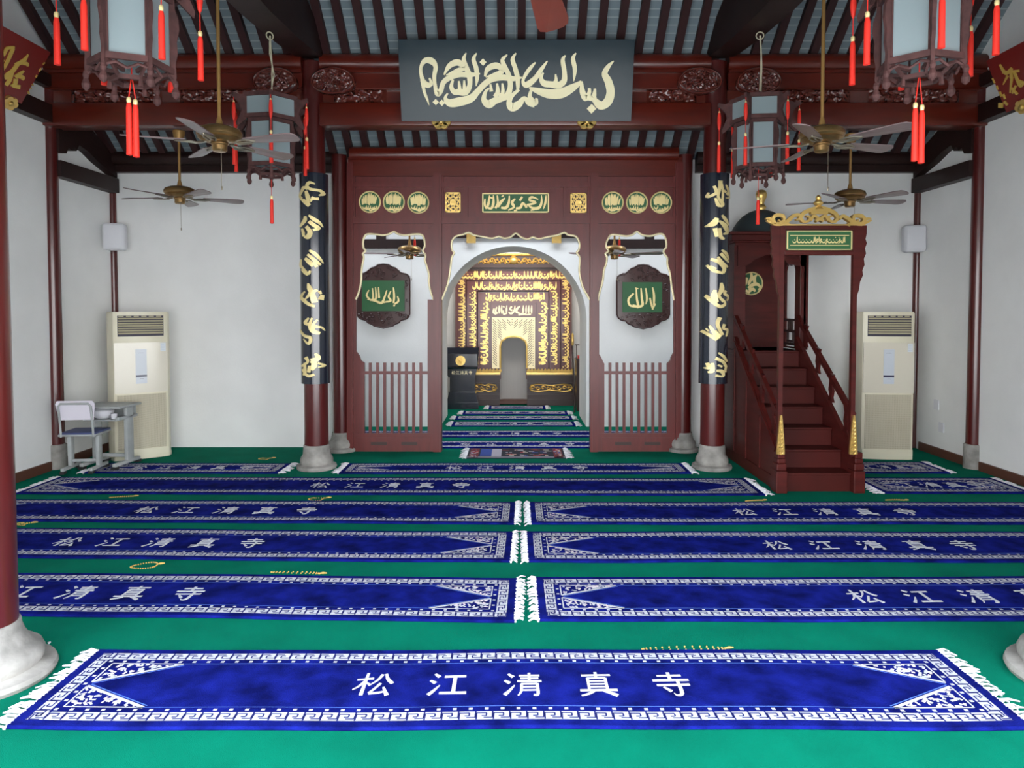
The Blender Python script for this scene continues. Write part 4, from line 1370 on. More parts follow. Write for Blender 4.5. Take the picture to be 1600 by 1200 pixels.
def make_lantern():
    T = thing('palace_lantern', 'x', 'lantern', (0, 0, 0), local=True)
    mb = MB()
    R1, R2 = .215, .262
    zb, zt, cb, ct = 0.0, .405, .435, .62
    def cor(i, r):
        a = 2 * PI * i / 6
        return r * math.cos(a), r * math.sin(a)
    def rad_plate(i, pts, t=.024):
        a = 2 * PI * i / 6
        c_, s_ = math.cos(a), math.sin(a)
        mb.plate(pts, [], lambda r, z, d: Vector((r * c_ - d * s_, r * s_ + d * c_, z)), -t / 2, t / 2)
    for i in range(6):
        # lower corner post: carved radial plate with a knob foot
        rad_plate(i, [(R1 - .012, -.05), (R1 + .005, -.07), (R1 + .018, -.03), (R1 + .014, .05), (R1 + .026, .11), (R1 + .022, .18), (R1 + .036, .25), (R1 + .032, .31), (R1 + .014, .36), (R1 + .012, zt + .04), (R1 - .012, zt + .04)], .020)
        x, y = cor(i, R1 + .012)
        mb.lathe([(.012, .07), (.017, .05), (.012, .03), (.023, .0), (.020, -.02), (.006, -.034)], (x, y, -.115), 10)
        # crown corner with scroll bracket
        rad_plate(i, [(R2 - .02, cb - .02), (R2 + .05, cb - .09), (R2 + .07, cb - .10), (R2 + .075, cb - .07), (R2 + .055, cb - .02), (R2 + .03, cb + .04), (R2 + .045, cb + .09), (R2 + .075, cb + .125), (R2 + .115, cb + .15),
                      (R2 + .11, cb + .185), (R2 + .05, cb + .17), (R2 + .015, cb + .185), (R2 - .02, ct + .02)])
        j = (i + 1) % 6
        for (r, z0, z1) in ((R1, zb - .012, zb + .022), (R1, zt - .015, zt + .02), (R2, cb - .02, cb + .015), (R2, ct - .012, ct + .022)):
            a, b = cor(i, r), cor(j, r)
            mb.bar((a[0], a[1], (z0 + z1) / 2), (b[0], b[1], (z0 + z1) / 2), .022, z1 - z0)
        # pierced apron under the body
        a, b = Vector((*cor(i, R1), -.03)), Vector((*cor(j, R1), -.03))
        path = [a.lerp(b, k / 8) + Vector((0, 0, -.012 * math.cos(k / 8 * 2 * PI * 2) - .012 * math.sin(PI * k / 8))) for k in range(9)]
        mb.tube(path, .009, 5)
        # vertical stiles of the panes
        for f in (.055, .945):
            p = Vector((*cor(i, R1 - .004), 0)).lerp(Vector((*cor(j, R1 - .004), 0)), f)
            mb.box(p.x - .005, p.x + .005, p.y - .005, p.y + .005, zb, zt)
        # spokes and inner ring of the bottom
        x, y = cor(i, R1 - .01)
        mb.bar((x, y, -.015), (x * .32, y * .32, -.03), .016, .02)
        p, q = cor(i, .11), cor(j, .11)
        mb.bar((p[0], p[1], -.075), (q[0], q[1], -.075), .018, .024)
        mb.bar((p[0], p[1], -.07), (x * .8, y * .8, -.02), .014, .018)
        if i % 2:
            mb.tube([(p[0], p[1], -.07), (p[0] * 1.02, p[1] * 1.02, -.125)], [.010, .014], 6)
    mb.lathe([(R1 * .9, ct + .03), (.03, ct + .05), (.012, ct + .10)], (0, 0, 0), 6)
    mb.build('frame', M['lwood'], T)
    mb = MB()
    for i in range(6):
        j = (i + 1) % 6
        for (r, z0, z1) in ((R1 - .012, zb + .015, zt - .01), (R2 - .012, cb + .012, ct - .008)):
            a, b = Vector((*cor(i, r), 0)), Vector((*cor(j, r), 0))
            d = (a + b).normalized() * .004
            a2, b2 = a.lerp(b, .05), a.lerp(b, .95)
            mb.add([a2 + Vector((0, 0, z0)), b2 + Vector((0, 0, z0)), b2 + Vector((0, 0, z1)), a2 + Vector((0, 0, z1)),
                    a2 - d + Vector((0, 0, z0)), b2 - d + Vector((0, 0, z0)), b2 - d + Vector((0, 0, z1)), a2 - d + Vector((0, 0, z1))],
                   [(0, 1, 2, 3), (7, 6, 5, 4), (0, 4, 5, 1), (1, 5, 6, 2), (2, 6, 7, 3), (3, 7, 4, 0)])
    mb.build('glass_panes', M['glass'], T)
    for i in range(6):
        x, y = cor(i, R2 + .10)
        mb = MB()
        tassel_mb(mb, x, y, cb + .17)
        mb.build('tassel', [M['tassel'], M['goldp']], T, smooth=50)
    return T


def place_lantern(T, x, y, z, rot, label, group, cord_to=None, double=False, scale=1.0, kink=0.0, up=0.0):
    T.location = (x, y, z)
    T.rotation_euler = (0, 0, rot)
    T.scale = (scale,) * 3
    T['label'] = label
    T['group'] = group
    mb = MB()
    ca, sa = math.cos(-rot), math.sin(-rot)
    mb.tube([(0, 0, .02), (0, 0, -.03)], .004, 5, 0)
    dx = .019
    def one(px, py, zt, l):
        mb.lathe([(.004, 0), (.011, -.006), (.013, -.02), (.010, -.035)], (px, py, zt), 10, 1)
        mb.lathe([(.011, -.035), (.0155, -.06), (.0165, -.12), (.0168, -l * .8), (.018, -l), (.004, -l - .004)], (px, py, zt), 12, 0)
    ds = (-dx, dx) if double else (0,)
    for d in ds:
        px, py = d * ca, d * sa
        mb.tube([(0, 0, -.03), (px, py, -.27 + up)], .003, 5, 0)
        one(px, py, -.26 + up - (.012 if d > 0 else 0), .33 if double else .26)
    mb.build('tassel', [M['tassel'], M['goldp']], T, smooth=50)
    if cord_to:
        top = (cord_to - z) / scale
        mb = MB()
        mb.tube([(0, 0, .68), (.01 + kink, .0, .68 + (top - .68) * .35), (.012 - kink * .5, 0, .68 + (top - .68) * .7), (0, 0, top)], .006, 6)
        mb.tube([(.014, 0, .68), (.02, .0, .68 + (top - .68) * .5), (.004, 0, top)], .006, 6)
        mb.tube([(.035 * math.cos(t), 0, top + .035 * math.sin(t)) for t in [2 * PI * i / 12 for i in range(13)]], .006, 6)
        mb.build('hanging_cord', M['cord'], T, smooth=60)


protoL = make_lantern()
lant = [protoL] + [copy_tree(protoL) for _ in range(5)]
GLN = 'hexagonal hanging lanterns'
p = at(205, 82, 4.1)
place_lantern(lant[0], p.x, 4.1, 3.17, R(22), 'large-looking lantern cut by the top edge, upper left, beside the left tilted sign', GLN, 4.42, double=True, up=.10)
p = at(1437, 88, 4.05)
place_lantern(lant[1], p.x, 4.05, 3.165, R(16), 'large-looking lantern cut by the top edge, upper right, beside the right tilted sign', GLN, 4.45, double=True, up=.06)
p = at(424, 268, 6.7)
place_lantern(lant[2], p.x, 6.7, 3.12, R(49), 'hexagonal lantern hanging left of the left column, partly behind a fan blade', GLN, 4.34, kink=.03)
p = at(1185, 270, 6.7)
place_lantern(lant[3], p.x, 6.7, 3.11, R(-7), 'hexagonal lantern hanging right of the right column, above the pulpit dome', GLN, 4.34)
p = at(648, 340, 10.0)
place_lantern(lant[4], p.x - .0, 10.0, 3.06, R(10), 'lantern in the passage, only red tassels visible through the left opening', GLN, 4.1)
p = at(968, 340, 10.0)
place_lantern(lant[5], p.x, 10.0, 3.06, R(0), 'lantern in the passage, only red tassels visible through the right opening', GLN, 4.1)

# ================================================================ ceiling fans
def make_fan(phi0, rod, blade_mat, rblade=.67, chain=True):
    T = thing('ceiling_fan', 'x', 'fan', (0, 0, 0), local=True)
    mb = MB()
    mb.lathe([(.03, .115), (.10, .105), (.150, .085), (.165, .06), (.165, .04), (.150, .025), (.155, .015), (.13, -.005), (.085, -.012), (.06, -.015)], (0, 0, 0), 36)
    mb.build('motor_housing', M['brass'], T, smooth=35)
    mb = MB()
    mb.lathe([(.05, -.012), (.062, -.02), (.062, -.03), (.055, -.035), (.055, -.070), (.045, -.082), (.01, -.086)], (0, 0, 0), 24)
    mb.build('switch_housing', M['brass'], T, smooth=35)
    mb = MB()
    mb.tube([(0, 0, .10), (0, 0, rod)], .0135, 12)
    mb.lathe([(.014, .18), (.022, .15), (.03, .11)], (0, 0, 0), 16)
    mb.lathe([(.02, rod - .11), (.05, rod - .09), (.065, rod - .02), (.065, rod)], (0, 0, 0), 20)
    mb.build('down_rod', M['rod'], T, smooth=40)
    for k in range(5):
        a = math.radians(phi0) + 2 * PI * k / 5
        ca, sa = math.cos(a), math.sin(a)
        tw = math.radians(-13)
        def loc(r, t, h=0.0):
            z = -.012 + t * math.sin(tw) * (1 if r > .25 else .4) + h
            tt = t * math.cos(tw)
            return Vector((r * ca - tt * sa, r * sa + tt * ca, z))
        mb = MB()
        o = [(.235, -.050), (.60, -.066), (.645, -.060), (.668, -.035), (.672, 0), (.668, .035), (.645, .060), (.60, .066), (.235, .050)]
        mb.plate([(r * rblade / .67, t) for r, t in o], [], lambda r, t, d: loc(r, t, d), -.004, .004)
        mb.build('blade', blade_mat, T)
        mb = MB()
        for s in (-1, 1):
            mb.tube([loc(.10, 0, -.0), loc(.15, s * .028, -.016), (loc(.20, s * .045, -.010)), loc(.26, s * .03, -.009), loc(.31, 0, -.009)], .0065, 6)
        mb.tube([loc(.09, 0, .002), loc(.17, 0, -.014), loc(.30, 0, -.009)], [.012, .008, .008], 6)
        mb.build('blade_iron', M['iron'], T, smooth=50)
    if chain:
        mb = MB()
        mb.tube([(.03, -.045, -.06), (.032, -.046, -.36)], .0022, 5)
        mb.lathe([(.004, 0), (.007, -.01), (.005, -.03)], (.032, -.046, -.35), 8)
        mb.build('pull_chain', M['iron'], T, smooth=50)
    return T


def place_fan(T, x, y, z, label):
    T.location = (x, y, z)
    T['label'] = label
    T['group'] = 'five-blade ceiling fans'


def mir_fan(phi, rod, bm_, px, py, y, label, **kw):
    q = at(px, py, y)
    F = make_fan(phi, rod, bm_, **kw)
    place_fan(F, q.x, y, q.z, label)
    return F


mir_fan(201, 1.25, M['blade'], 343, 220, 5.44, 'ceiling fan with grey brown blades in front of the left hexagonal lantern')
mir_fan(163, 1.25, M['blade'], 1284, 221, 5.44, 'ceiling fan with grey brown blades right of the right hexagonal lantern')
mir_fan(174, .72, M['blade'], 281, 307, 7.92, 'smaller-looking ceiling fan before the white wall at left')
mir_fan(153, .72, M['blade'], 1328, 312, 7.92, 'smaller-looking ceiling fan behind the golden pulpit crest')
mir_fan(200, 1.4, M['blade'], 640, 396, 9.95, 'ceiling fan in the passage, seen through the left screen opening')
mir_fan(-20, 1.4, M['blade'], 960, 396, 9.95, 'ceiling fan in the passage, seen through the right screen opening')
F = make_fan(80, .80, M['bladered'], chain=False)
place_fan(F, .05, 2.36, 2.985, 'fan overhead with a single red-brown blade tip hanging into view at top centre')

# ================================================================ air conditioners
def make_ac():
    T = thing('air_conditioner', 'x', 'air conditioner', (0, 0, 0), local=True)
    W_, D_, H_ = .60, .34, 1.76
    mb = MB()
    # body: rounded front corners
    o = [(-W_ / 2 - .03, D_), (-W_ / 2 - .03, .10), (-W_ / 2 + .005, .012), (-W_ / 2 + .05, -.012), (0, -.024), (W_ / 2 - .05, -.012), (W_ / 2 - .005, .012), (W_ / 2 + .03, .10), (W_ / 2 + .03, D_)]
    mb.plate(o, [], lambda a, b, d: Vector((a, b, d)), 0.0, .045)
    o2 = [(x * .985, y) for x, y in o]
    mb.plate(o2, [], lambda a, b, d: Vector((a, b, d)), .045, H_ - .015)
    mb.plate([(x * .97, y * .97 + .005) for x, y in o], [], lambda a, b, d: Vector((a, b, d)), H_ - .015, H_)
    mb.build('cabinet', M['lac'], T, smooth=35)
    fy = lambda x: -.024 + .012 * (x / .25) ** 2
    def curved(m_, x0, x1, z0, z1, t0, t1, n=8, mi=None):
        o_ = [(x0 + (x1 - x0) * i / n, fy(x0 + (x1 - x0) * i / n) - t1) for i in range(n + 1)] + [(x1 - (x1 - x0) * i / n, fy(x1 - (x1 - x0) * i / n) - t0) for i in range(n + 1)]
        m_.plate(o_, [], lambda a, b, d: Vector((a, b, d)), z0, z1, mi)
    mb = MB()
    curved(mb, -.245, .245, 1.47, 1.715, -.01, .003)
    lv = mb.build('louvre_opening', M['lacd'], T)
    for k in range(7):
        z = 1.50 + k * .029
        mb = MB()
        for (t, dz) in ((.010, 0), ):
            n = 8
            pts = []
            for i in range(n + 1):
                x = -.24 + .48 * i / n
                pts.append((x, fy(x) - .006))
            vs_ = []
            for (x, y) in pts:
                vs_ += [(x, y + .004, z + .017), (x, y - .008, z), (x, y - .005, z - .003), (x, y + .006, z + .013)]
            fs = []
            for i in range(n):
                for q in range(4):
                    a, b = i * 4 + q, i * 4 + (q + 1) % 4
                    fs.append((a, b, b + 4, a + 4))
            fs += [(0, 1, 2, 3), (n * 4 + 3, n * 4 + 2, n * 4 + 1, n * 4)]
            mb.add(vs_, fs)
        mb.build('louvre_slat', M['lacs'], lv)
    mb = MB()
    for i in range(6):
        curved(mb, -.235 + i * .08, -.235 + i * .08 + .055, 1.702, 1.712, .003, .009, 2)
    mb.build('vent_tab', M['lacs'], lv)
    mb = MB()
    curved(mb, -.285, .285, .795, 1.395, -.004, .006)
    mb.build('front_panel', M['lacp'], T, smooth=35)
    mb = MB()
    curved(mb, -.065, .055, .905, 1.315, .004, .010, 4, 0)
    curved(mb, -.065, .055, .985, 1.008, .010, .012, 4, 1)
    for i in range(5):
        curved(mb, -.035 + i * .012, -.028 + i * .012, 1.268, 1.274, .010, .0112, 1, 1)
    for i in range(3):
        curved(mb, -.018 + i * .013, -.010 + i * .013, .960, .966, .010, .0112, 1, 1)
    mb.build('control_strip', [M['strip'], M['stripd']], T)
    mb = MB()
    curved(mb, .205, .265, 1.285, 1.385, .004, .0075, 2, 0)
    for i in range(4):
        curved(mb, .212, .212 + .045 - .008 * (i % 2), 1.300 + i * .02, 1.306 + i * .02, .0075, .0082, 1, 1)
    mb.build('sticker', [M['sticker'], M['strip']], T)
    mb = MB()
    curved(mb, -.26, .26, .125, .775, -.004, .004)
    mb.build('intake_grille', M['grille'], T)
    mb = MB()
    curved(mb, -.285, .285, .045, .120, -.004, .006)
    for s in (-.25, .24):
        curved(mb, s, s + .012, .085, .097, .006, .010, 1)
    mb.build('base_panel', M['lac'], T, smooth=35)
    return T


A = make_ac()
p = at(226, 716, 8.56)
A.location = (-4.47, 8.46, 0)
A.rotation_euler = (0, 0, R(35))
A['label'] = 'beige floor-standing air conditioner in the left corner behind the school desk'
A['group'] = 'floor-standing air conditioners'
B = copy_tree(A)
B.location = (4.44, 8.42, 0)
B.rotation_euler = (0, 0, R(-7))
B['label'] = 'beige floor-standing air conditioner against the rear wall right of the pulpit'

# ================================================================ speakers, sockets
def speaker(x, y, z, rz, label):
    T = thing('wall_speaker', label, 'speaker', (x, y, z), group='white wall speakers', rot=rz, local=True)
    mb = MB()
    bm = bmesh.new()
    bmesh.ops.create_cube(bm, size=1)
    for v in bm.verts:
        v.co = Vector((v.co.x * .255, v.co.y * .17, v.co.z * .335))
    bmesh.ops.bevel(bm, geom=[e for e in bm.edges], offset=.05, segments=4, affect='EDGES', profile=.6)
    mb.bm(bm)
    mb.build('cabinet', M['white'], T, smooth=50)
    mb = MB()
    mb.bbox(-.10, .10, -.090, -.083, -.14, .14, .01)
    mb.build('grille', M['white'], T, smooth=40)
    mb = MB()
    mb.bar((0, .07, 0), (0, .17, 0), .04, .05)
    mb.build('bracket', M['grey'], T)
p = at(185, 370, 8.85)
speaker(-4.98, 8.86, p.z, R(14), 'white rounded speaker high in the rear left corner')
p = at(1420, 373, 8.85)
speaker(4.96, 8.86, p.z, R(-14), 'white rounded speaker high in the rear right corner')
def socket(x, y, z, sx, label):
    mb = MB()
    mb.bbox(x, x - sx * .012, y - .05, y + .05, z - .06, z + .06, .004)
    o = mb.build('wall_socket', M['white'], org=(x, y, z))
    tag(o, label, 'socket', 'white wall sockets')
socket(-XW, 8.72, .32, -1, 'white socket low on the left wall beside the school desk')
socket(XW, 8.55, .36, 1, 'white socket low on the right wall, nearer the floor')
socket(XW, 8.66, .62, 1, 'white socket box higher on the right wall behind the air conditioner')

# ================================================================ school desk and chair
T = thing('school_desk', 'grey school desk with an open shelf in front of the left air conditioner', 'desk', (-4.60, 8.02, RT + .001), rot=R(-4), local=True)
mb = MB()
mb.bbox(-.26, .25, -.22, .20, .675, .70, .008)
mb.build('desk_top', M['grey'], T, smooth=35)
mb = MB()
mb.bbox(-.20, .19, -.17, .18, .53, .545, .004)
mb.bbox(-.20, .19, .17, .185, .53, .68, .004)
mb.build('shelf', M['grey'], T)
for s in (-1, 1):
    mb = MB()
    mb.bbox(s * .19 - .022, s * .19 + .022, -.02, .10, .06, .68, .008)
    mb.bbox(s * .19 - .022, s * .19 + .022, -.17, .18, .54, .575, .006)
    mb.bbox(s * .19 - .025, s * .19 + .025, -.24, .22, .03, .07, .01)
    mb.build('leg', M['grey'], T, smooth=35)
    for y in (-.22, .20):
        mb = MB()
        mb.bbox(s * .19 - .03, s * .19 + .03, y - .035, y + .035, 0.002, .032, .006)
        mb.build('foot', M['rubber'], T)
mb = MB()
mb.bbox(-.18, .18, .03, .06, .09, .13, .004)
mb.build('stretcher', M['grey'], T)

T = thing('school_chair', 'grey-framed school chair with pale lilac backrest at the desk', 'chair', (-4.74, 7.76, RT + .001), rot=R(6), local=True)
mb = MB()
mb.tube([(-.165, -.155, .40), (-.165, -.17, .55), (-.165, -.20, .735), (-.14, -.205, .765), (.14, -.205, .765), (.165, -.20, .735), (.165, -.17, .55), (.165, -.155, .40)], .0125, 8)
mb.build('back_frame', M['grey'], T, smooth=50)
mb = MB()
o = [(-.175, .585), (-.20, .76), (-.18, .795), (.18, .795), (.20, .76), (.175, .585)]
mb.plate(o, [], lambda a, b, d: Vector((a, -.165 - (b - .6) * .16 + d + .10 * a * a, b)), -.004, .006)
mb.build('backrest', M['lilac'], T)
mb = MB()
mb.bbox(-.19, .19, -.16, .20, .425, .445, .008)
mb.build('seat', M['blueseat'], T, smooth=35)
mb = MB()
mb.bbox(-.195, .195, -.165, .205, .405, .426, .006)
mb.build('seat_frame', M['grey'], T, smooth=35)
for s in (-1, 1):
    mb = MB()
    mb.bbox(s * .145 - .02, s * .145 + .02, -.03, .04, .05, .41, .006)
    mb.bbox(s * .145 - .02, s * .145 + .02, -.19, .19, .03, .065, .01)
    mb.build('leg', M['grey'], T, smooth=35)
    for y in (-.17, .17):
        mb = MB()
        mb.bbox(s * .145 - .025, s * .145 + .025, y - .03, y + .03, .002, .032, .006)
        mb.build('foot', M['rubber'], T)
mb = MB()
mb.bbox(-.13, .13, -.01, .015, .10, .13, .004)
mb.build('stretcher', M['grey'], T)

p = at(166, 650, 8.0)
T = thing('white_pot', 'white lidded bowl on the shelf of the school desk', 'bowl', (-4.65, 7.97, .562))
mb = MB()
mb.lathe([(.055, 0), (.075, .008), (.105, .05), (.112, .085), (.114, .09), (.105, .092)], (-4.65, 7.97, .562), 28)
mb.build('bowl', M['white'], T, smooth=50)
mb = MB()
mb.lathe([(.112, .093), (.10, .104), (.05, .114), (.01, .116)], (-4.65, 7.97, .562), 28)
mb.build('lid', M['white'], T, smooth=50)
mb = MB()
mb.lathe([(.022, 0), (.03, .01), (.034, .06), (.031, .06), (.026, .014)], (-4.49, 7.90, .562), 18)
o = mb.build('white_cup', M['white'], smooth=50, org=(-4.49, 7.90, .562))
tag(o, 'small white cup beside the lidded bowl on the desk shelf', 'cup')

# ================================================================ pulpit (minbar)
T = thing('pulpit', 'dark red wooden pulpit with stairs, gold-crested gate and domed kiosk', 'pulpit', (3.0, 8.0, 0))
X0, X1, YG = 2.57, 3.36, 6.89
RISE, RUN, NS = .187, .22, 7
for i in range(NS):
    mb = MB()
    y0 = YG + .03 + RUN * i
    mb.box(X0 + .06, X1 - .06, y0, 8.35, RISE * i + .002, RISE * (i + 1) - .022)
    mb.bbox(X0 + .06, X1 - .06, y0 - .018, 8.35, RISE * (i + 1) - .024, RISE * (i + 1), .006)
    mb.build('step', M['step'], T)
ZP = RISE * NS
mb = MB()
mb.box(X0 + .02, X1 - .02, 8.35, 9.10, .002, ZP)
mb.bbox(X0, X1, 8.33, 9.12, ZP - .05, ZP, .008)
mb.build('platform', M['minbar'], T)
for x, s in ((X0, 1), (X1, -1)):
    mb = MB()
    o = [(YG + .02, .002), (YG + .02, .46), (YG + .12, .47), (8.36, 1.47), (8.36, .002)]
    mb.plate(o, [], YZ, x + s * .012, x + s * .055)
    # raised stiles of the panelled side
    for (a, b) in (((YG + .06, .10), (8.34, .10)), ((YG + .1, .40), (8.34, 1.40)), ((7.45, .1), (7.45, .68)), ((7.9, .1), (7.9, 1.05)), ((8.33, .1), (8.33, 1.4))):
        mb.bar((x + s * .006, a[0], a[1]), (x + s * .006, b[0], b[1]), .05, .014, up=(1, 0, 0))
    mb.box(x + s * .0, x + s * .05, YG + .02, 9.1, .002, .09)
    mb.build('side_panel', M['minbar'], T)
    mb = MB()
    mb.bar((x + s * .03, YG + .06, .745), (x + s * .03, 8.36, 1.70), .045, .05, up=(0, 0, 1))
    # vase balusters between string and rail
    for f in (.0, .27, .53, .79):
        y = YG + .20 + f * 1.30
        zb_ = .47 + (y - YG - .12) * .8
        zt_ = .745 + (y - YG - .06) * .735
        w_ = .055
        o = [(y - w_, zb_), (y - w_ * .5, zb_ + .05), (y - w_ * .9, zb_ + .12), (y - w_ * .4, zb_ + .19), (y - w_ * 1.1, zt_), (y + w_ * 1.1, zt_ + .02), (y + w_ * .5, zb_ + .22), (y + w_ * .9, zb_ + .13), (y + w_ * .5, zb_ + .08), (y + w_, zb_ + .02)]
        mb.plate(o, [], YZ, x + s * .018, x + s * .042)
    mb.build('balustrade', M['minbar'], T)
# gate posts
for x, xn, s in ((2.578, 2.59, 1), (3.285, 3.345, -1)):
    mb = MB()
    mb.bbox(xn - .055, xn + .055, YG - .06, YG + .10, .002, .22, .008)
    mb.bbox(xn - .05, xn + .05, YG - .05, YG + .08, .22, .29, .012)
    mb.bbox(xn - .042, xn + .042, YG - .045, YG + .07, .29, .34, .012)
    mb.bbox(xn - .036, xn + .036, YG - .04, YG + .05, .34, .40, .008)
    mb.box(x - .021, x + .021, YG - .024, YG + .024, .36, 2.62)
    mb.build('gate_post', M['minbar'], T)
    mb = MB()
    q = [(-.045, .385), (.045, .385), (.04, .47), (.03, .58), (.018, .70), (.008, .765), (-.008, .765), (-.018, .70), (-.03, .58), (-.04, .47)]
    mb.plate([(x + a * .85, b) for a, b in q], [], XZ, YG - .029, YG - .055)
    for k in range(9):
        z = .40 + k * .038
        ww = .034 * (1 - k / 11)
        for sgn in (-1, 1):
            mb.tube([(x + sgn * ww * (1 - q_ / 7) * math.cos(q_ * .9), YG - .058, z + .017 * math.sin(q_ * .9)) for q_ in range(7)], .006, 5)
    mb.build('gilt_foot_carving', M['gold'], T, smooth=50)
    # scalloped wing at the top of the post, outward
    mb = MB()
    so = -s
    w0 = x + so * .021
    q = [(0, 2.60), (.085, 2.60), (.085, 2.52), (.075, 2.47), (.088, 2.43), (.072, 2.38), (.082, 2.33), (.062, 2.28), (.070, 2.22), (.050, 2.17), (.056, 2.12), (.03, 2.06), (.02, 1.98), (0, 1.92)]
    mb.plate([(w0 + so * a, b) for a, b in q], [], XZ, YG - .02, YG + .02)
    mb.build('carved_wing', M['minbar'], T)
mb = MB()
xa, xb = 2.598, 3.265
mb.box(xa, xb, YG - .02, YG + .02, 2.315, 2.60)
mb.bbox(xa, xb, YG - .032, YG + .03, 2.56, 2.60, .006)
mb.bbox(xa, xb, YG - .032, YG + .03, 2.315, 2.355, .006)
mb.build('lintel', M['minbar'], T)
mb = MB()
mb.box(xa + .015, xb - .015, YG - .03, YG - .018, 2.362, 2.552)
gs = mb.build('sign_panel', M['green'], T)
gs['label'] = 'green panel with a line of small gold script'
mb = MB()
for (a, b, c, d) in ((xa + .018, xb - .018, 2.365, 2.373), (xa + .018, xb - .018, 2.541, 2.549), (xa + .018, xa + .03, 2.365, 2.549), (xb - .03, xb - .018, 2.365, 2.549), (xa + .05, xb - .05, 2.50, 2.506), (xa + .05, xb - .05, 2.405, 2.411)):
    mb.box(a, b, YG - .036, YG - .029, c, d)
def script_line(mb, mp, x0, x1, y0, y1, seed, o0, o1, dens=1.0, seg=3):
    """a run of small joined script between two lines (y down)"""
    rnd = random.Random(seed)
    h = y1 - y0
    x = x1
    k = 0
    wd = h * .13 * dens
    while x > x0 + h * .2:
        t = rnd.random()
        oo = o1 + .0002 * (k % 9)
        if t < .34:
            mb.brush([(x, y0 + h * .02, wd * .4), (x - h * .03, y0 + h * .45, wd * 1.1), (x + h * .02, y0 + h * .8, wd * .6)], mp, o0, oo, seg=seg)
            x -= h * .17
        elif t < .55:
            mb.brush([(x, y0 + h * .05, wd * .4), (x - h * .02, y0 + h * .6, wd), (x - h * .14, y0 + h * .85, wd * 1.1), (x - h * .30, y0 + h * .72, wd), (x - h * .32, y0 + h * .5, wd * .3)], mp, o0, oo, seg=seg)
            x -= h * .40
        elif t < .75:
            mb.brush([(x, y0 + h * .45, wd * .5), (x - h * .10, y0 + h * .35, wd * 1.1), (x - h * .18, y0 + h * .55, wd), (x - h * .05, y0 + h * .68, wd), (x - h * .30, y0 + h * .95, wd * .4)], mp, o0, oo, seg=seg)
            x -= h * .34
        else:
            mb.brush([(x + h * .04, y0 + h * .62, wd * .6), (x - h * .12, y0 + h * .82, wd * 1.2), (x - h * .34, y0 + h * .80, wd * 1.1), (x - h * .44, y0 + h * .6, wd * .4)], mp, o0, oo, seg=seg)
            mb.diamond(x - h * .18, y0 + h * .45, wd * 1.3, mp, o0, oo)
            x -= h * .46
        if rnd.random() < .3:
            mb.diamond(x + h * .12, y0 + h * (.15 if rnd.random() < .5 else 1.0), wd * 1.1, mp, o0, oo)
        k += 1
script_line(mb, lambda x, y, off: Vector((x, YG - .03 - off, 2.457 - y)), xa + .09, xb - .09, -.036, .036, 3, 0, .006)
mb.build('gold_script', M['goldp'], gs, smooth=50)
# gilt crest
CR = [
    [(268, 258, 12), (300, 262, 26), (318, 290, 22)], [(275, 272, 10), (300, 285, 18), (330, 290, 30)], [(330, 292, 28), (322, 255, 24), (350, 232, 26), (395, 238, 24), (402, 268, 20), (380, 284, 16), (362, 268, 12)],
    [(340, 300, 28), (400, 296, 28), (440, 268, 28), (475, 238, 26), (515, 232, 24), (520, 258, 18), (492, 268, 14)], [(410, 290, 16), (440, 302, 18), (432, 312, 10)],
    [(520, 262, 26), (545, 222, 28), (595, 196, 32), (665, 184, 40), (735, 196, 32), (788, 224, 28), (808, 262, 26)], [(528, 262, 26), (548, 282, 20), (585, 276, 18), (592, 248, 16), (566, 240, 12)], [(800, 262, 26), (780, 282, 20), (745, 276, 18), (736, 248, 16), (764, 240, 12)],
    [(600, 276, 18), (620, 240, 22), (650, 252, 20), (645, 274, 14)], [(730, 276, 18), (712, 240, 22), (682, 252, 20), (688, 274, 14)], [(640, 282, 14), (665, 262, 26), (692, 282, 14)], [(600, 216, 24), (665, 208, 34), (730, 216, 24)],
    [(812, 262, 22), (838, 240, 24), (880, 262, 28), (930, 294, 30), (985, 300, 28)], [(985, 300, 28), (1000, 262, 24), (972, 238, 26), (925, 240, 24), (918, 270, 20), (940, 284, 16), (958, 268, 12)],
    [(995, 292, 28), (1020, 285, 20), (1050, 272, 10)], [(1000, 268, 24), (1025, 260, 18), (1048, 262, 8)], [(905, 292, 16), (880, 305, 18), (890, 314, 10)],
]
def cmp_(x, y, off):
    q = at(1140 + x / 4.8, 290 + y / 4.8, YG)
    return Vector((q.x, YG - off, q.z + .012))
mb = MB()
for k, st in enumerate(CR):
    mb.brush(st, cmp_, -.018, .022 + .0012 * k, seg=5)
a, b = cmp_(330, 318, 0), cmp_(1000, 318, 0)
mb.bbox(2.49, 3.37, YG - .035, YG + .035, 2.598, 2.612, .004)
c = cmp_(665, 172, 0)
mb.lathe([(.05, -.02), (.035, .0), (.022, .012), (.042, .028), (.046, .045), (.03, .062), (.018, .072), (.026, .085), (.024, .10), (.008, .118)], (c.x, YG, c.z), 20)
mb.build('gilt_crest', M['gold'], T, smooth=50)
# kiosk
KY0, KY1, KZ = 8.40, 9.10, 2.55
X0, X1 = 2.60, 3.47
for (x, y, w_) in ((X0 + .068, KY0 + .105, .14), (X1 - .05, KY0 + .05, .10), (X0 + .04, KY1 - .04, .07), (X1 - .05, KY1 - .04, .07)):
    mb = MB()
    mb.bbox(x - w_ / 2, x + w_ / 2, y - w_ / 2, y + w_ / 2, ZP, KZ, .006)
    mb.build('kiosk_post', M['minbar'], T)
mb = MB()
mb.box(X0 + .06, X1 - .08, KY1 - .05, KY1 - .015, ZP, KZ)
kb = mb.build('kiosk_back', M['minbar'], T)
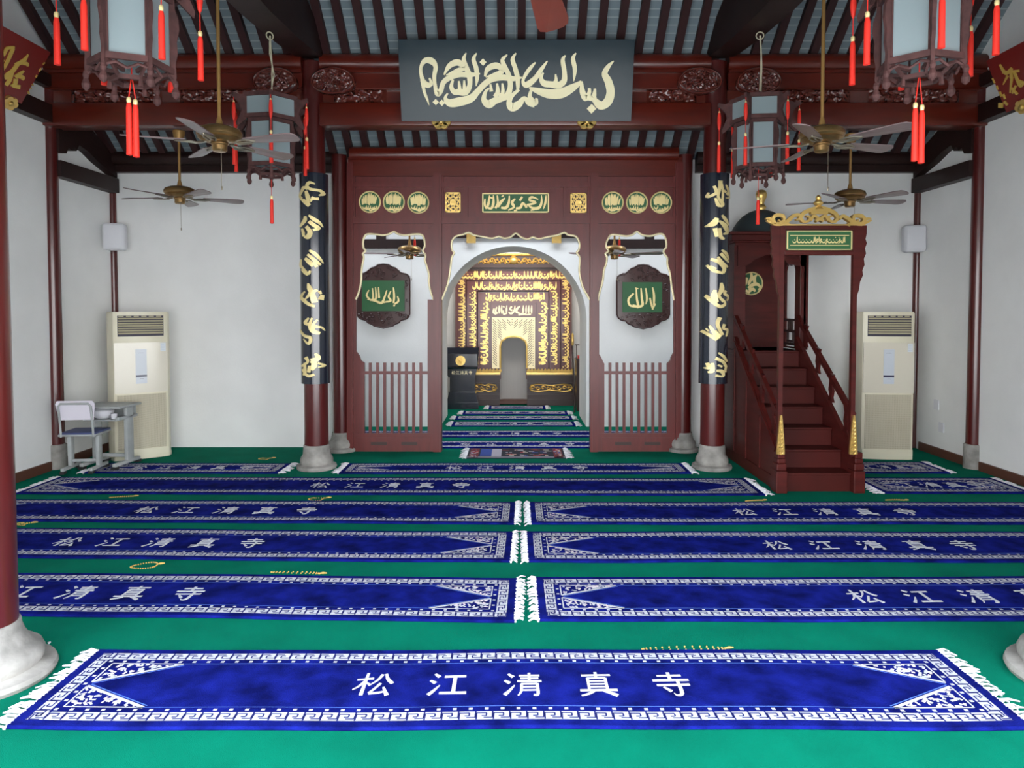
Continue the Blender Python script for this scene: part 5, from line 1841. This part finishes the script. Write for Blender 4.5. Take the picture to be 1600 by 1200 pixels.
# side panel with arched window (right) and plain side (left)
mb = MB()
zw0, zw1 = ZP + .02, 2.36
ow = [(KY0 + .27, zw0), (KY0 + .27, zw1 - .09), (KY0 + .30, zw1 - .03), (KY0 + .37, zw1), (KY0 + .42, zw1 - .03), (KY0 + .48, zw1), (KY0 + .55, zw1 - .03), (KY0 + .58, zw1 - .09), (KY0 + .58, zw0)]
mb.plate([(KY0, ZP), (KY1, ZP), (KY1, KZ), (KY0, KZ)], [ow[::-1]], YZ, X1 - .055, X1 - .03)
mb.build('kiosk_side', M['minbar'], T)
mb = MB()
mb.plate([(KY0 + .04, ZP), (KY1, ZP), (KY1, KZ), (KY0 + .04, KZ)], [], YZ, X0 + .03, X0 + .055)
mb.build('kiosk_side', M['minbar'], T)
mb = MB()
xr = X1 - .043
for z in (ZP + .05, 1.52, 1.66):
    mb.box(xr - .012, xr + .012, KY0 + .25, KY0 + .60, z - .014, z + .014)
for y, z0, z1 in ((KY0 + .33, ZP + .05, 1.52), (KY0 + .42, 1.52, 1.66), (KY0 + .42, ZP + .05, 1.40), (KY0 + .51, ZP + .05, 1.52), (KY0 + .37, 1.52, 1.66), (KY0 + .48, 1.52, 1.66)):
    mb.box(xr - .012, xr + .012, y - .012, y + .012, z0, z1)
mb.box(xr - .012, xr + .012, KY0 + .33, KY0 + .51, 1.39, 1.41)
mb.build('lattice_rail', M['mihd'], T)
# valance under the cornice, front
mb = MB()
q = [(X0 + .03, KZ), (X0 + .03, 2.30), (X0 + .12, 2.30), (X0 + .18, 2.33), (X0 + .22, 2.38), (X0 + .30, 2.40), (X0 + .36, 2.43), (X0 + .46, 2.43), (X0 + .52, 2.40), (X0 + .58, 2.38), (X0 + .62, 2.33), (X1 - .10, 2.30), (X1 - .03, 2.30), (X1 - .03, KZ)]
mb.plate(q, [], XZ, KY0 + .0, KY0 + .03)
mb.build('valance', M['minbar'], T)
mb = MB()
for (e, z0, z1) in ((.0, 2.54, 2.58), (.03, 2.58, 2.60), (.06, 2.60, 2.665), (.09, 2.665, 2.70)):
    mb.bbox(X0 - e, X1 + e, KY0 - e, KY1 + .02, z0, z1, .006)
mb.build('cornice', M['minbar'], T)
mb = MB()
prof = [(.37, 2.70), (.36, 2.73), (.33, 2.79), (.285, 2.86), (.22, 2.93), (.15, 2.975), (.08, 3.0), (.03, 3.01)]
mb.lathe([(r, z) for r, z in prof], ((X0 + X1) / 2 - .02, 8.74, 0), 32, sy=.88)
mb.build('dome', M['dome'], T, smooth=50)
mb = MB()
mb.lathe([(.055, 2.99), (.05, 3.02), (.06, 3.04), (.05, 3.06), (.034, 3.075), (.036, 3.10), (.062, 3.16), (.066, 3.20), (.055, 3.235), (.03, 3.25), (.006, 3.255)], ((X0 + X1) / 2 - .02, 8.74, 0), 24)
mb.build('finial', M['gold'], T, smooth=50)
# round emblem on the kiosk back
c = at(1173.5, 443, KY1 - .05)
mb = MB()
rr = 18 * KY1 / F_PX
mb.plate(arc(c.x, c.z, rr, 0, 2 * PI * 39 / 40, 39), [], XZ, KY1 - .05, KY1 - .062)
em = mb.build('medallion', M['green'], T)
em['label'] = 'round green medallion with gold strokes'
mb = MB()
mb.tube([(c.x + rr * .95 * math.cos(2 * PI * k / 40), KY1 - .064, c.z + rr * .95 * math.sin(2 * PI * k / 40)) for k in range(41)], .009, 6)
def emp(x, y, off):
    q = at(1140 + x / 4.8, 290 + y / 4.8, KY1 - .06)
    return Vector((q.x, KY1 - .06 - off, q.z))
for k, st in enumerate([[(205, 668, 10), (185, 690, 24), (190, 730, 22), (215, 740, 12)], [(160, 655, 14), (165, 690, 24), (150, 720, 22), (140, 745, 12)], [(140, 770, 20), (170, 745, 26), (205, 740, 24), (228, 760, 14), (215, 785, 12)], [(145, 790, 26), (175, 775, 22), (190, 795, 14)], [(130, 690, 16), (120, 730, 22), (100, 760, 14)], [(110, 700, 10), (95, 735, 18)], [(120, 785, 18), (150, 805, 18)]]):
    mb.brush(st, emp, -.002, .007 + .0004 * k, seg=4)
mb.build('gold_script', M['goldp'], em, smooth=50)

# ================================================================ mihrab and its chamber
T = thing('mihrab', 'carved and gilded prayer niche with bands of gold script behind the arch', 'prayer niche', (-.035, YM, 0))
sM = YM / F_PX
MX = -.035
def mmp(px, py, off):
    """pixel of the enlarged crop of the niche laid on its front plane"""
    q = at(680 + px / 4.615, 380 + py / 4.615, YM)
    return Vector((q.x, YM - off, q.z))
def mz(py):
    return mmp(565, py, 0).z
def mx(px):
    return mmp(px, 600, 0).x
# niche opening and front board
nic = [(465, 1145), (465, 990), (474, 975), (474, 740), (484, 712), (505, 700), (515, 690), (535, 684), (595, 684), (615, 690), (625, 700), (645, 712), (655, 740), (655, 975), (664, 990), (664, 1145)]
nich = [(mmp(x, y, 0).x, mmp(x, y, 0).z) for x, y in nic]
mb = MB()
outer = [(mx(150), 0.02), (mx(150), mz(120)), (mx(980), mz(120)), (mx(980), 0.02)]
hole = [(x, max(z, .05)) for x, z in nich]
mb.plate(outer, [hole], XZ, YM + .20, YM + .01)
mb.build('back_board', M['mih'], T)
mb = MB()
n = 14
cxn, hwn = (hole[0][0] + hole[-1][0]) / 2, (hole[-1][0] - hole[0][0]) / 2 + .03
for i in range(n):
    a0, a1 = PI * i / n, PI * (i + 1) / n
    x0, y0 = cxn - hwn * math.cos(a0), YM + .10 + .13 * math.sin(a0)
    x1, y1 = cxn - hwn * math.cos(a1), YM + .10 + .13 * math.sin(a1)
    mb.add([(x0, y0, .02), (x1, y1, .02), (x1, y1, 1.5), (x0, y0, 1.5)], [(0, 1, 2, 3)])
mb.build('niche_hollow', M['niche'], T, smooth=60)
mb = MB()
mb.box(hole[0][0] - .02, hole[-1][0] + .02, YM - .03, YM + .2, .02, .085)
mb.build('niche_sill', M['skirt'], T)
# three nested inscription bands
BANDS = [(150, 980, 190, 225, 905, 265, 0.00), (228, 902, 268, 305, 820, 345, .02), (308, 818, 345, 395, 735, 425, .04)]
for bi, (xl, xr_, yt, il, ir, it, d) in enumerate(BANDS):
    mb = MB()
    yb = 905
    poly = [(mx(xl), mz(yb)), (mx(xl), mz(yt)), (mx(xr_), mz(yt)), (mx(xr_), mz(yb)), (mx(ir), mz(yb)), (mx(ir), mz(it)), (mx(il), mz(it)), (mx(il), mz(yb))]
    mb.plate(poly, [], XZ, YM + .015, YM - .015)
    e = .012
    for (a, b) in (((xl, yb), (xl, yt)), ((xl, yt), (xr_, yt)), ((xr_, yt), (xr_, yb)), ((il, yb), (il, it)), ((il, it), (ir, it)), ((ir, it), (ir, yb))):
        mb.bar(mmp(a[0], a[1], .022), mmp(b[0], b[1], .022), .02, .022, up=(0, 1, 0))
    bd = mb.build('inscription_band', M['mih'], T)
    mb = MB()
    m0 = 9
    script_line(mb, mmp, xl + (il - xl) * .5, xr_ - (il - xl) * .4, yt + m0, it - m0 + 4, 11 + bi, .015, .026, 1.35)
    wv = (il - xl) - 2 * m0
    # columns run down the sides: the same script turned a quarter
    def colmap(x, y, off, xc=None):
        return mmp(y, x, off)
    script_line(mb, lambda x, y, off: mmp(xl + m0 + 6 + y, 1180 + (it - m0) - x, off), it + 285, 1180 - 10, 0, wv - 4, 21 + bi, .015, .026, 1.35)
    script_line(mb, lambda x, y, off: mmp(ir + m0 + y, 1180 + (it - m0) - x, off), it + 285, 1180 - 10, 0, wv - 4, 31 + bi, .015, .026, 1.35)
    mb.build('gold_script', M['gold'], bd, smooth=50)
# top sign
mb = MB()
a, b = mmp(408, 524, 0), mmp(722, 434, 0)
mb.box(a.x, b.x, YM - .02, YM + .012, a.z, b.z)
for (p0, p1) in (((408, 524), (722, 524)), ((408, 434), (722, 434)), ((408, 524), (408, 434)), ((722, 524), (722, 434))):
    mb.bar(mmp(*p0, .024), mmp(*p1, .024), .022, .02, up=(0, 1, 0))
sg = mb.build('name_panel', M['mih'], T)
mb = MB()
def tall(x, w_=13):
    return [(x + 2, 448, 4), (x, 480, w_), (x + 1, 508, 6)]
SG = [tall(694), tall(674), tall(655), tall(634), [(632, 505, 10), (610, 512, 14), (596, 495, 8)], [(612, 455, 8), (592, 470, 16), (585, 495, 16), (606, 500, 10)], [(575, 450, 6), (570, 485, 14), (548, 508, 14), (530, 495, 8)], [(552, 455, 12), (540, 475, 14), (556, 485, 12)],
      tall(515), [(515, 505, 10), (495, 510, 14), (490, 485, 10)], tall(478), tall(460), [(445, 460, 8), (436, 490, 14), (450, 508, 12)], [(425, 470, 10), (420, 498, 14), (440, 512, 10)], [(655, 508, 12), (600, 518, 10)], [(500, 462, 10), (488, 456, 8)], [(690, 512, 8), (650, 516, 8)]]
for k, st in enumerate(SG):
    mb.brush(st, mmp, .018, .034 + .0004 * k, seg=4)
mb.build('gold_script', M['goldw'], sg, smooth=50)
# gilt lattice panel round the niche
mb = MB()
po = [(mx(410), mz(902)), (mx(410), mz(532)), (mx(720), mz(532)), (mx(720), mz(902))]
hl = [(x, z) for x, z in hole if z > mz(902)]
hl = [(hole[3][0], mz(902))] + [h for h in hole[4:13] if True][:-1] + [(hole[12][0], mz(902))]
# board with the niche cut out of its lower edge
pl = [po[0], po[1], po[2], po[3], (hole[12][0], mz(902))] + [hole[i] for i in range(12, 2, -1)] + [(hole[3][0], mz(902))]
mb.plate(pl, [], XZ, YM + .008, YM - .02)
gpn = mb.build('gilt_panel', M['goldw'], T)
mb = MB()
for c_ in range(-420, 700, 17):
    for half in (0, 1):
        xa0, xb0 = (416, 563) if half == 0 else (567, 714)
        sg_ = 1 if half == 0 else -1
        x = xa0
        while x < xb0:
            x2 = min(x + 34, xb0)
            ya_, yb_ = 540 + c_ + sg_ * (x - 565), 540 + c_ + sg_ * (x2 - 565)
            cxm, cym = (x + x2) / 2, (ya_ + yb_) / 2
            if 538 < min(ya_, yb_) and max(ya_, yb_) < 897 and not ((462 < cxm < 668 and cym > 690) or (cxm - 565) ** 2 + (cym - 690) ** 2 < 96 ** 2):
                mb.brush([(x, ya_, 4.2), (x2 - 6, yb_ - sg_ * 6, 4.2)], mmp, .019, .0225, seg=1)
            x += 34
mb.build('lattice_line', M['mihd'], gpn)
mb = MB()
pa = [mmp(x, y, .026) for x, y in [(470, 900)] + [(470, 740), (480, 706), (500, 693), (512, 683), (533, 676), (565, 672), (597, 676), (618, 683), (630, 693), (650, 706), (660, 740), (660, 900)]]
mb.tube(pa, .018, 8)
mb.build('niche_edge', M['gold'], gpn, smooth=60)
# petal band
mb = MB()
for (xa, xb) in ((262, 470), (658, 992)):
    a, b = mmp(xa, 945, 0), mmp(xb, 926, 0)
    mb.box(a.x, b.x, YM - .06, YM + .01, a.z, b.z)
    x = xa
    while x < xb - 10:
        q = [mmp(x, 930, .07), mmp(x + 22, 930, .07), mmp(x + 26, 914, .055), mmp(x + 17, 902, .04), mmp(x + 4, 912, .055)]
        q2 = [v + Vector((0, .04, 0)) for v in q]
        mb.add(q + q2, [(0, 1, 2, 3, 4), (0, 5, 6, 1), (1, 6, 7, 2), (2, 7, 8, 3), (3, 8, 9, 4), (4, 9, 5, 0)])
        x += 24
mb.build('petal_band', M['gold'], T)
# plinth
mb = MB()
for (xa, xb) in ((260, 466), (662, 996)):
    mb = MB()
    for (ya, yb, d) in ((946, 965, .07), (965, 1000, .05), (1000, 1008, .075), (1008, 1078, .045), (1078, 1088, .075), (1088, 1120, .10), (1120, 1172, .13)):
        a, b = mmp(xa, yb, 0), mmp(xb, ya, 0)
        mb.box(a.x, b.x, YM - d, YM + .01, max(.003, a.z), b.z)
    mb.build('plinth', M['mihd'], T)
for (xa, xb) in ((272, 444), (682, 986)):
    mb = MB()
    cy, hh = 1041, 26
    pts = [mmp(x, y, .052) for x, y in [(xa + 10, cy + 20), (xa, cy), (xa + 10, cy - 20), (xa + 60, cy - hh), ((xa + xb) / 2, cy - 17), (xb - 60, cy - hh), (xb - 10, cy - 20), (xb, cy), (xb - 10, cy + 20), (xb - 60, cy + hh), ((xa + xb) / 2, cy + 17), (xa + 60, cy + hh), (xa + 10, cy + 20)]]
    mb.tube(pts, .016, 6)
    k = max(4, int((xb - xa) / 36))
    for i in range(k):
        x = xa + (xb - xa) * (i + .5) / k
        d = 1 if i % 2 else -1
        mb.tube([mmp(x + 17 * (1 - q / 10) * math.cos(q * .7 * d), cy + 17 * (1 - q / 10) * math.sin(q * .7 * d), .055) for q in range(10)], .016, 6)
    mb.build('gilt_ornament', M['gold'], T, smooth=60)
# cornice and crest
mb = MB()
for (xa, xb, ya, yb, d) in ((140, 990, 160, 178, .10), (146, 984, 178, 192, .06), (170, 960, 150, 162, .07)):
    a, b = mmp(xa, yb, 0), mmp(xb, ya, 0)
    mb.box(a.x, b.x, YM - d, YM + .05, a.z, b.z)
a, b = mmp(300, 160, 0), mmp(830, 78, 0)
mb.box(a.x, b.x, YM - .03, YM + .05, a.z, b.z)
mb.build('cornice', M['mihd'], T)
mb = MB()
for i in range(13):
    x = 330 + i * 39
    d = 1 if i % 2 else -1
    mb.tube([mmp(x + 24 * (1 - q / 11) * math.cos(q * .65 * d), 128 + 22 * (1 - q / 11) * math.sin(q * .65 * d), .042) for q in range(11)], .017, 6)
    mb.tube([mmp(x - 18, 152, .04), mmp(x, 108, .045), mmp(x + 18, 150, .04)], .012, 6)
mb.sphere(mmp(565, 125, .04), .085, 14)
mb.tube([mmp(330, 88, .04), mmp(800, 88, .04)], .014, 6)
for i in range(24):
    mb.sphere(mmp(440 + i * 11, 82, .045), .022, 8)
mb.build('gilt_crest', M['gold'], T, smooth=60)

# lectern left of the niche
T = thing('lectern', 'black lectern with a round gold emblem and gold characters, left of the niche', 'lectern', (-.98, 12.75, 0))
YL = 12.62
def lmp(px, py, off=0.0):
    q = at(680 + px / 4.615, 380 + py / 4.615, YL)
    return Vector((q.x, YL - off, q.z))
def lbox(m_, xa, xb, ya, yb, d0, d1):
    a, b = lmp(xa, yb), lmp(xb, ya)
    m_.box(a.x, b.x, YL + d1, YL + d0, max(a.z, .004), b.z)
mb = MB()
q = [(68, 800), (300, 800), (306, 895), (285, 968), (95, 968), (66, 900)]
qq = [(lmp(x, y).x, lmp(x, y).z) for x, y in q]
mb.plate(qq, [], XZ, YL, YL + .34)
a, b = lmp(66, 895), lmp(308, 800)
mb.add([(a.x, YL - .03, a.z), (b.x, YL - .03, a.z), (b.x, YL + .34, b.z + .10), (a.x, YL + .34, b.z + .10), (a.x, YL - .01, a.z - .03), (b.x, YL - .01, a.z - .03), (b.x, YL + .34, b.z + .04), (a.x, YL + .34, b.z + .04)],
       [(0, 1, 2, 3), (4, 7, 6, 5), (0, 4, 5, 1), (1, 5, 6, 2), (2, 6, 7, 3), (3, 7, 4, 0)])
mb.build('top', M['black'], T)
mb = MB()
lbox(mb, 105, 285, 965, 1078, .03, .30)
lbox(mb, 128, 252, 985, 1052, .018, .03)
q = [(100, 1075), (288, 1075), (308, 1150), (84, 1150)]
mb.plate([(lmp(x, y).x, max(.004, lmp(x, y).z)) for x, y in q], [], XZ, YL - .01, YL + .33)
a, b = lmp(80, 1150), lmp(312, 1150)
mb.box(a.x, b.x, YL - .03, YL + .34, .003, max(.05, a.z))
mb.build('pedestal', M['black'], T)
mb = MB()
c = lmp(183, 847, .02)
mb.plate(arc(c.x, c.z, .088, 0, 2 * PI * 31 / 32, 31), [], XZ, YL - .0, YL - .035)
for i in range(8):
    t = 2 * PI * i / 8
    mb.tube([(c.x + .06 * math.cos(t), YL - .036, c.z + .06 * math.sin(t)), (c.x + .03 * math.cos(t + .6), YL - .038, c.z + .03 * math.sin(t + .6)), (c.x, YL - .037, c.z)], .006, 5)
mb.build('emblem', M['gold'], T, smooth=40)
mb = MB()
for i, g in enumerate(GLYPHS):
    for k, st in enumerate(g):
        mb.brush(st, lambda x, y, off, i=i: lmp(117 + i * 31 + x * .26, 920 + y * .27, off), -.002, .004 + .0003 * k, seg=3)
mb.build('gold_characters', M['goldw'], T)

# objects right of the niche
T = thing('staff', 'tall thin dark staff with a golden tip leaning right of the niche', 'staff', (1.05, 12.2, 0))
mb = MB()
e = at(894.5, 540, 12.24)
g0 = at(898, 630, 12.20)
mb.tube([(g0.x, 12.20, .004), (e.x, 12.24, e.z)], .014, 10)
mb.build('shaft', M['mihd'], T, smooth=50)
mb = MB()
mb.lathe([(.012, 0), (.022, .02), (.026, .10), (.020, .15), (.026, .17), (.014, .20), (.004, .215)], (e.x, 12.24, e.z), 14)
mb.build('gilt_tip', M['gold'], T, smooth=50)
T = thing('side_cabinet', 'narrow dark cabinet at the right side of the niche', 'cabinet', (1.17, 12.4, 0))
mb = MB()
a, b = at(901, 633, 12.35), at(916, 563, 12.35)
mb.bbox(a.x, a.x + .40, 12.35, 12.75, .004, b.z, .008)
mb.bbox(a.x - .01, a.x + .41, 12.34, 12.76, b.z, b.z + .02, .004)
mb.build('carcass', M['mihd'], T)
mb = MB()
mb.bbox(a.x + .02, a.x + .38, 12.338, 12.352, .08, b.z - .04, .006)
mb.build('door', M['mihd'], T)
mb = MB()
zc = b.z + .022
mb.bbox(a.x + .03, a.x + .20, 12.42, 12.58, zc, zc + .055, .008)
o = mb.build('red_case', M['redcase'], smooth=35, org=(a.x + .11, 12.5, zc))
tag(o, 'small bright red case on top of the narrow cabinet', 'case')
T = thing('small_frame', 'small dark stand frame behind the red case on the cabinet', 'stand', (a.x + .1, 12.65, zc))
mb = MB()
for x in (a.x + .015, a.x + .13):
    mb.box(x, x + .014, 12.64, 12.66, zc, zc + .24)
mb.box(a.x, a.x + .16, 12.64, 12.66, zc + .225, zc + .24)
mb.build('frame', M['mihd'], T)
q = at(694, 632, 12.9)
T = thing('bottle', 'small dark bottle on the floor at the left foot of the lectern', 'bottle', (-1.30, 12.45, 0))
mb = MB()
mb.lathe([(.035, .003), (.038, .02), (.038, .14), (.03, .17), (.014, .20), (.014, .235)], (-1.30, 12.45, 0), 16)
mb.build('body', M['skirt'], T, smooth=40)
mb = MB()
mb.lathe([(.016, .233), (.016, .262), (.014, .265)], (-1.30, 12.45, 0), 14)
mb.build('cap', M['rubber'], T, smooth=40)
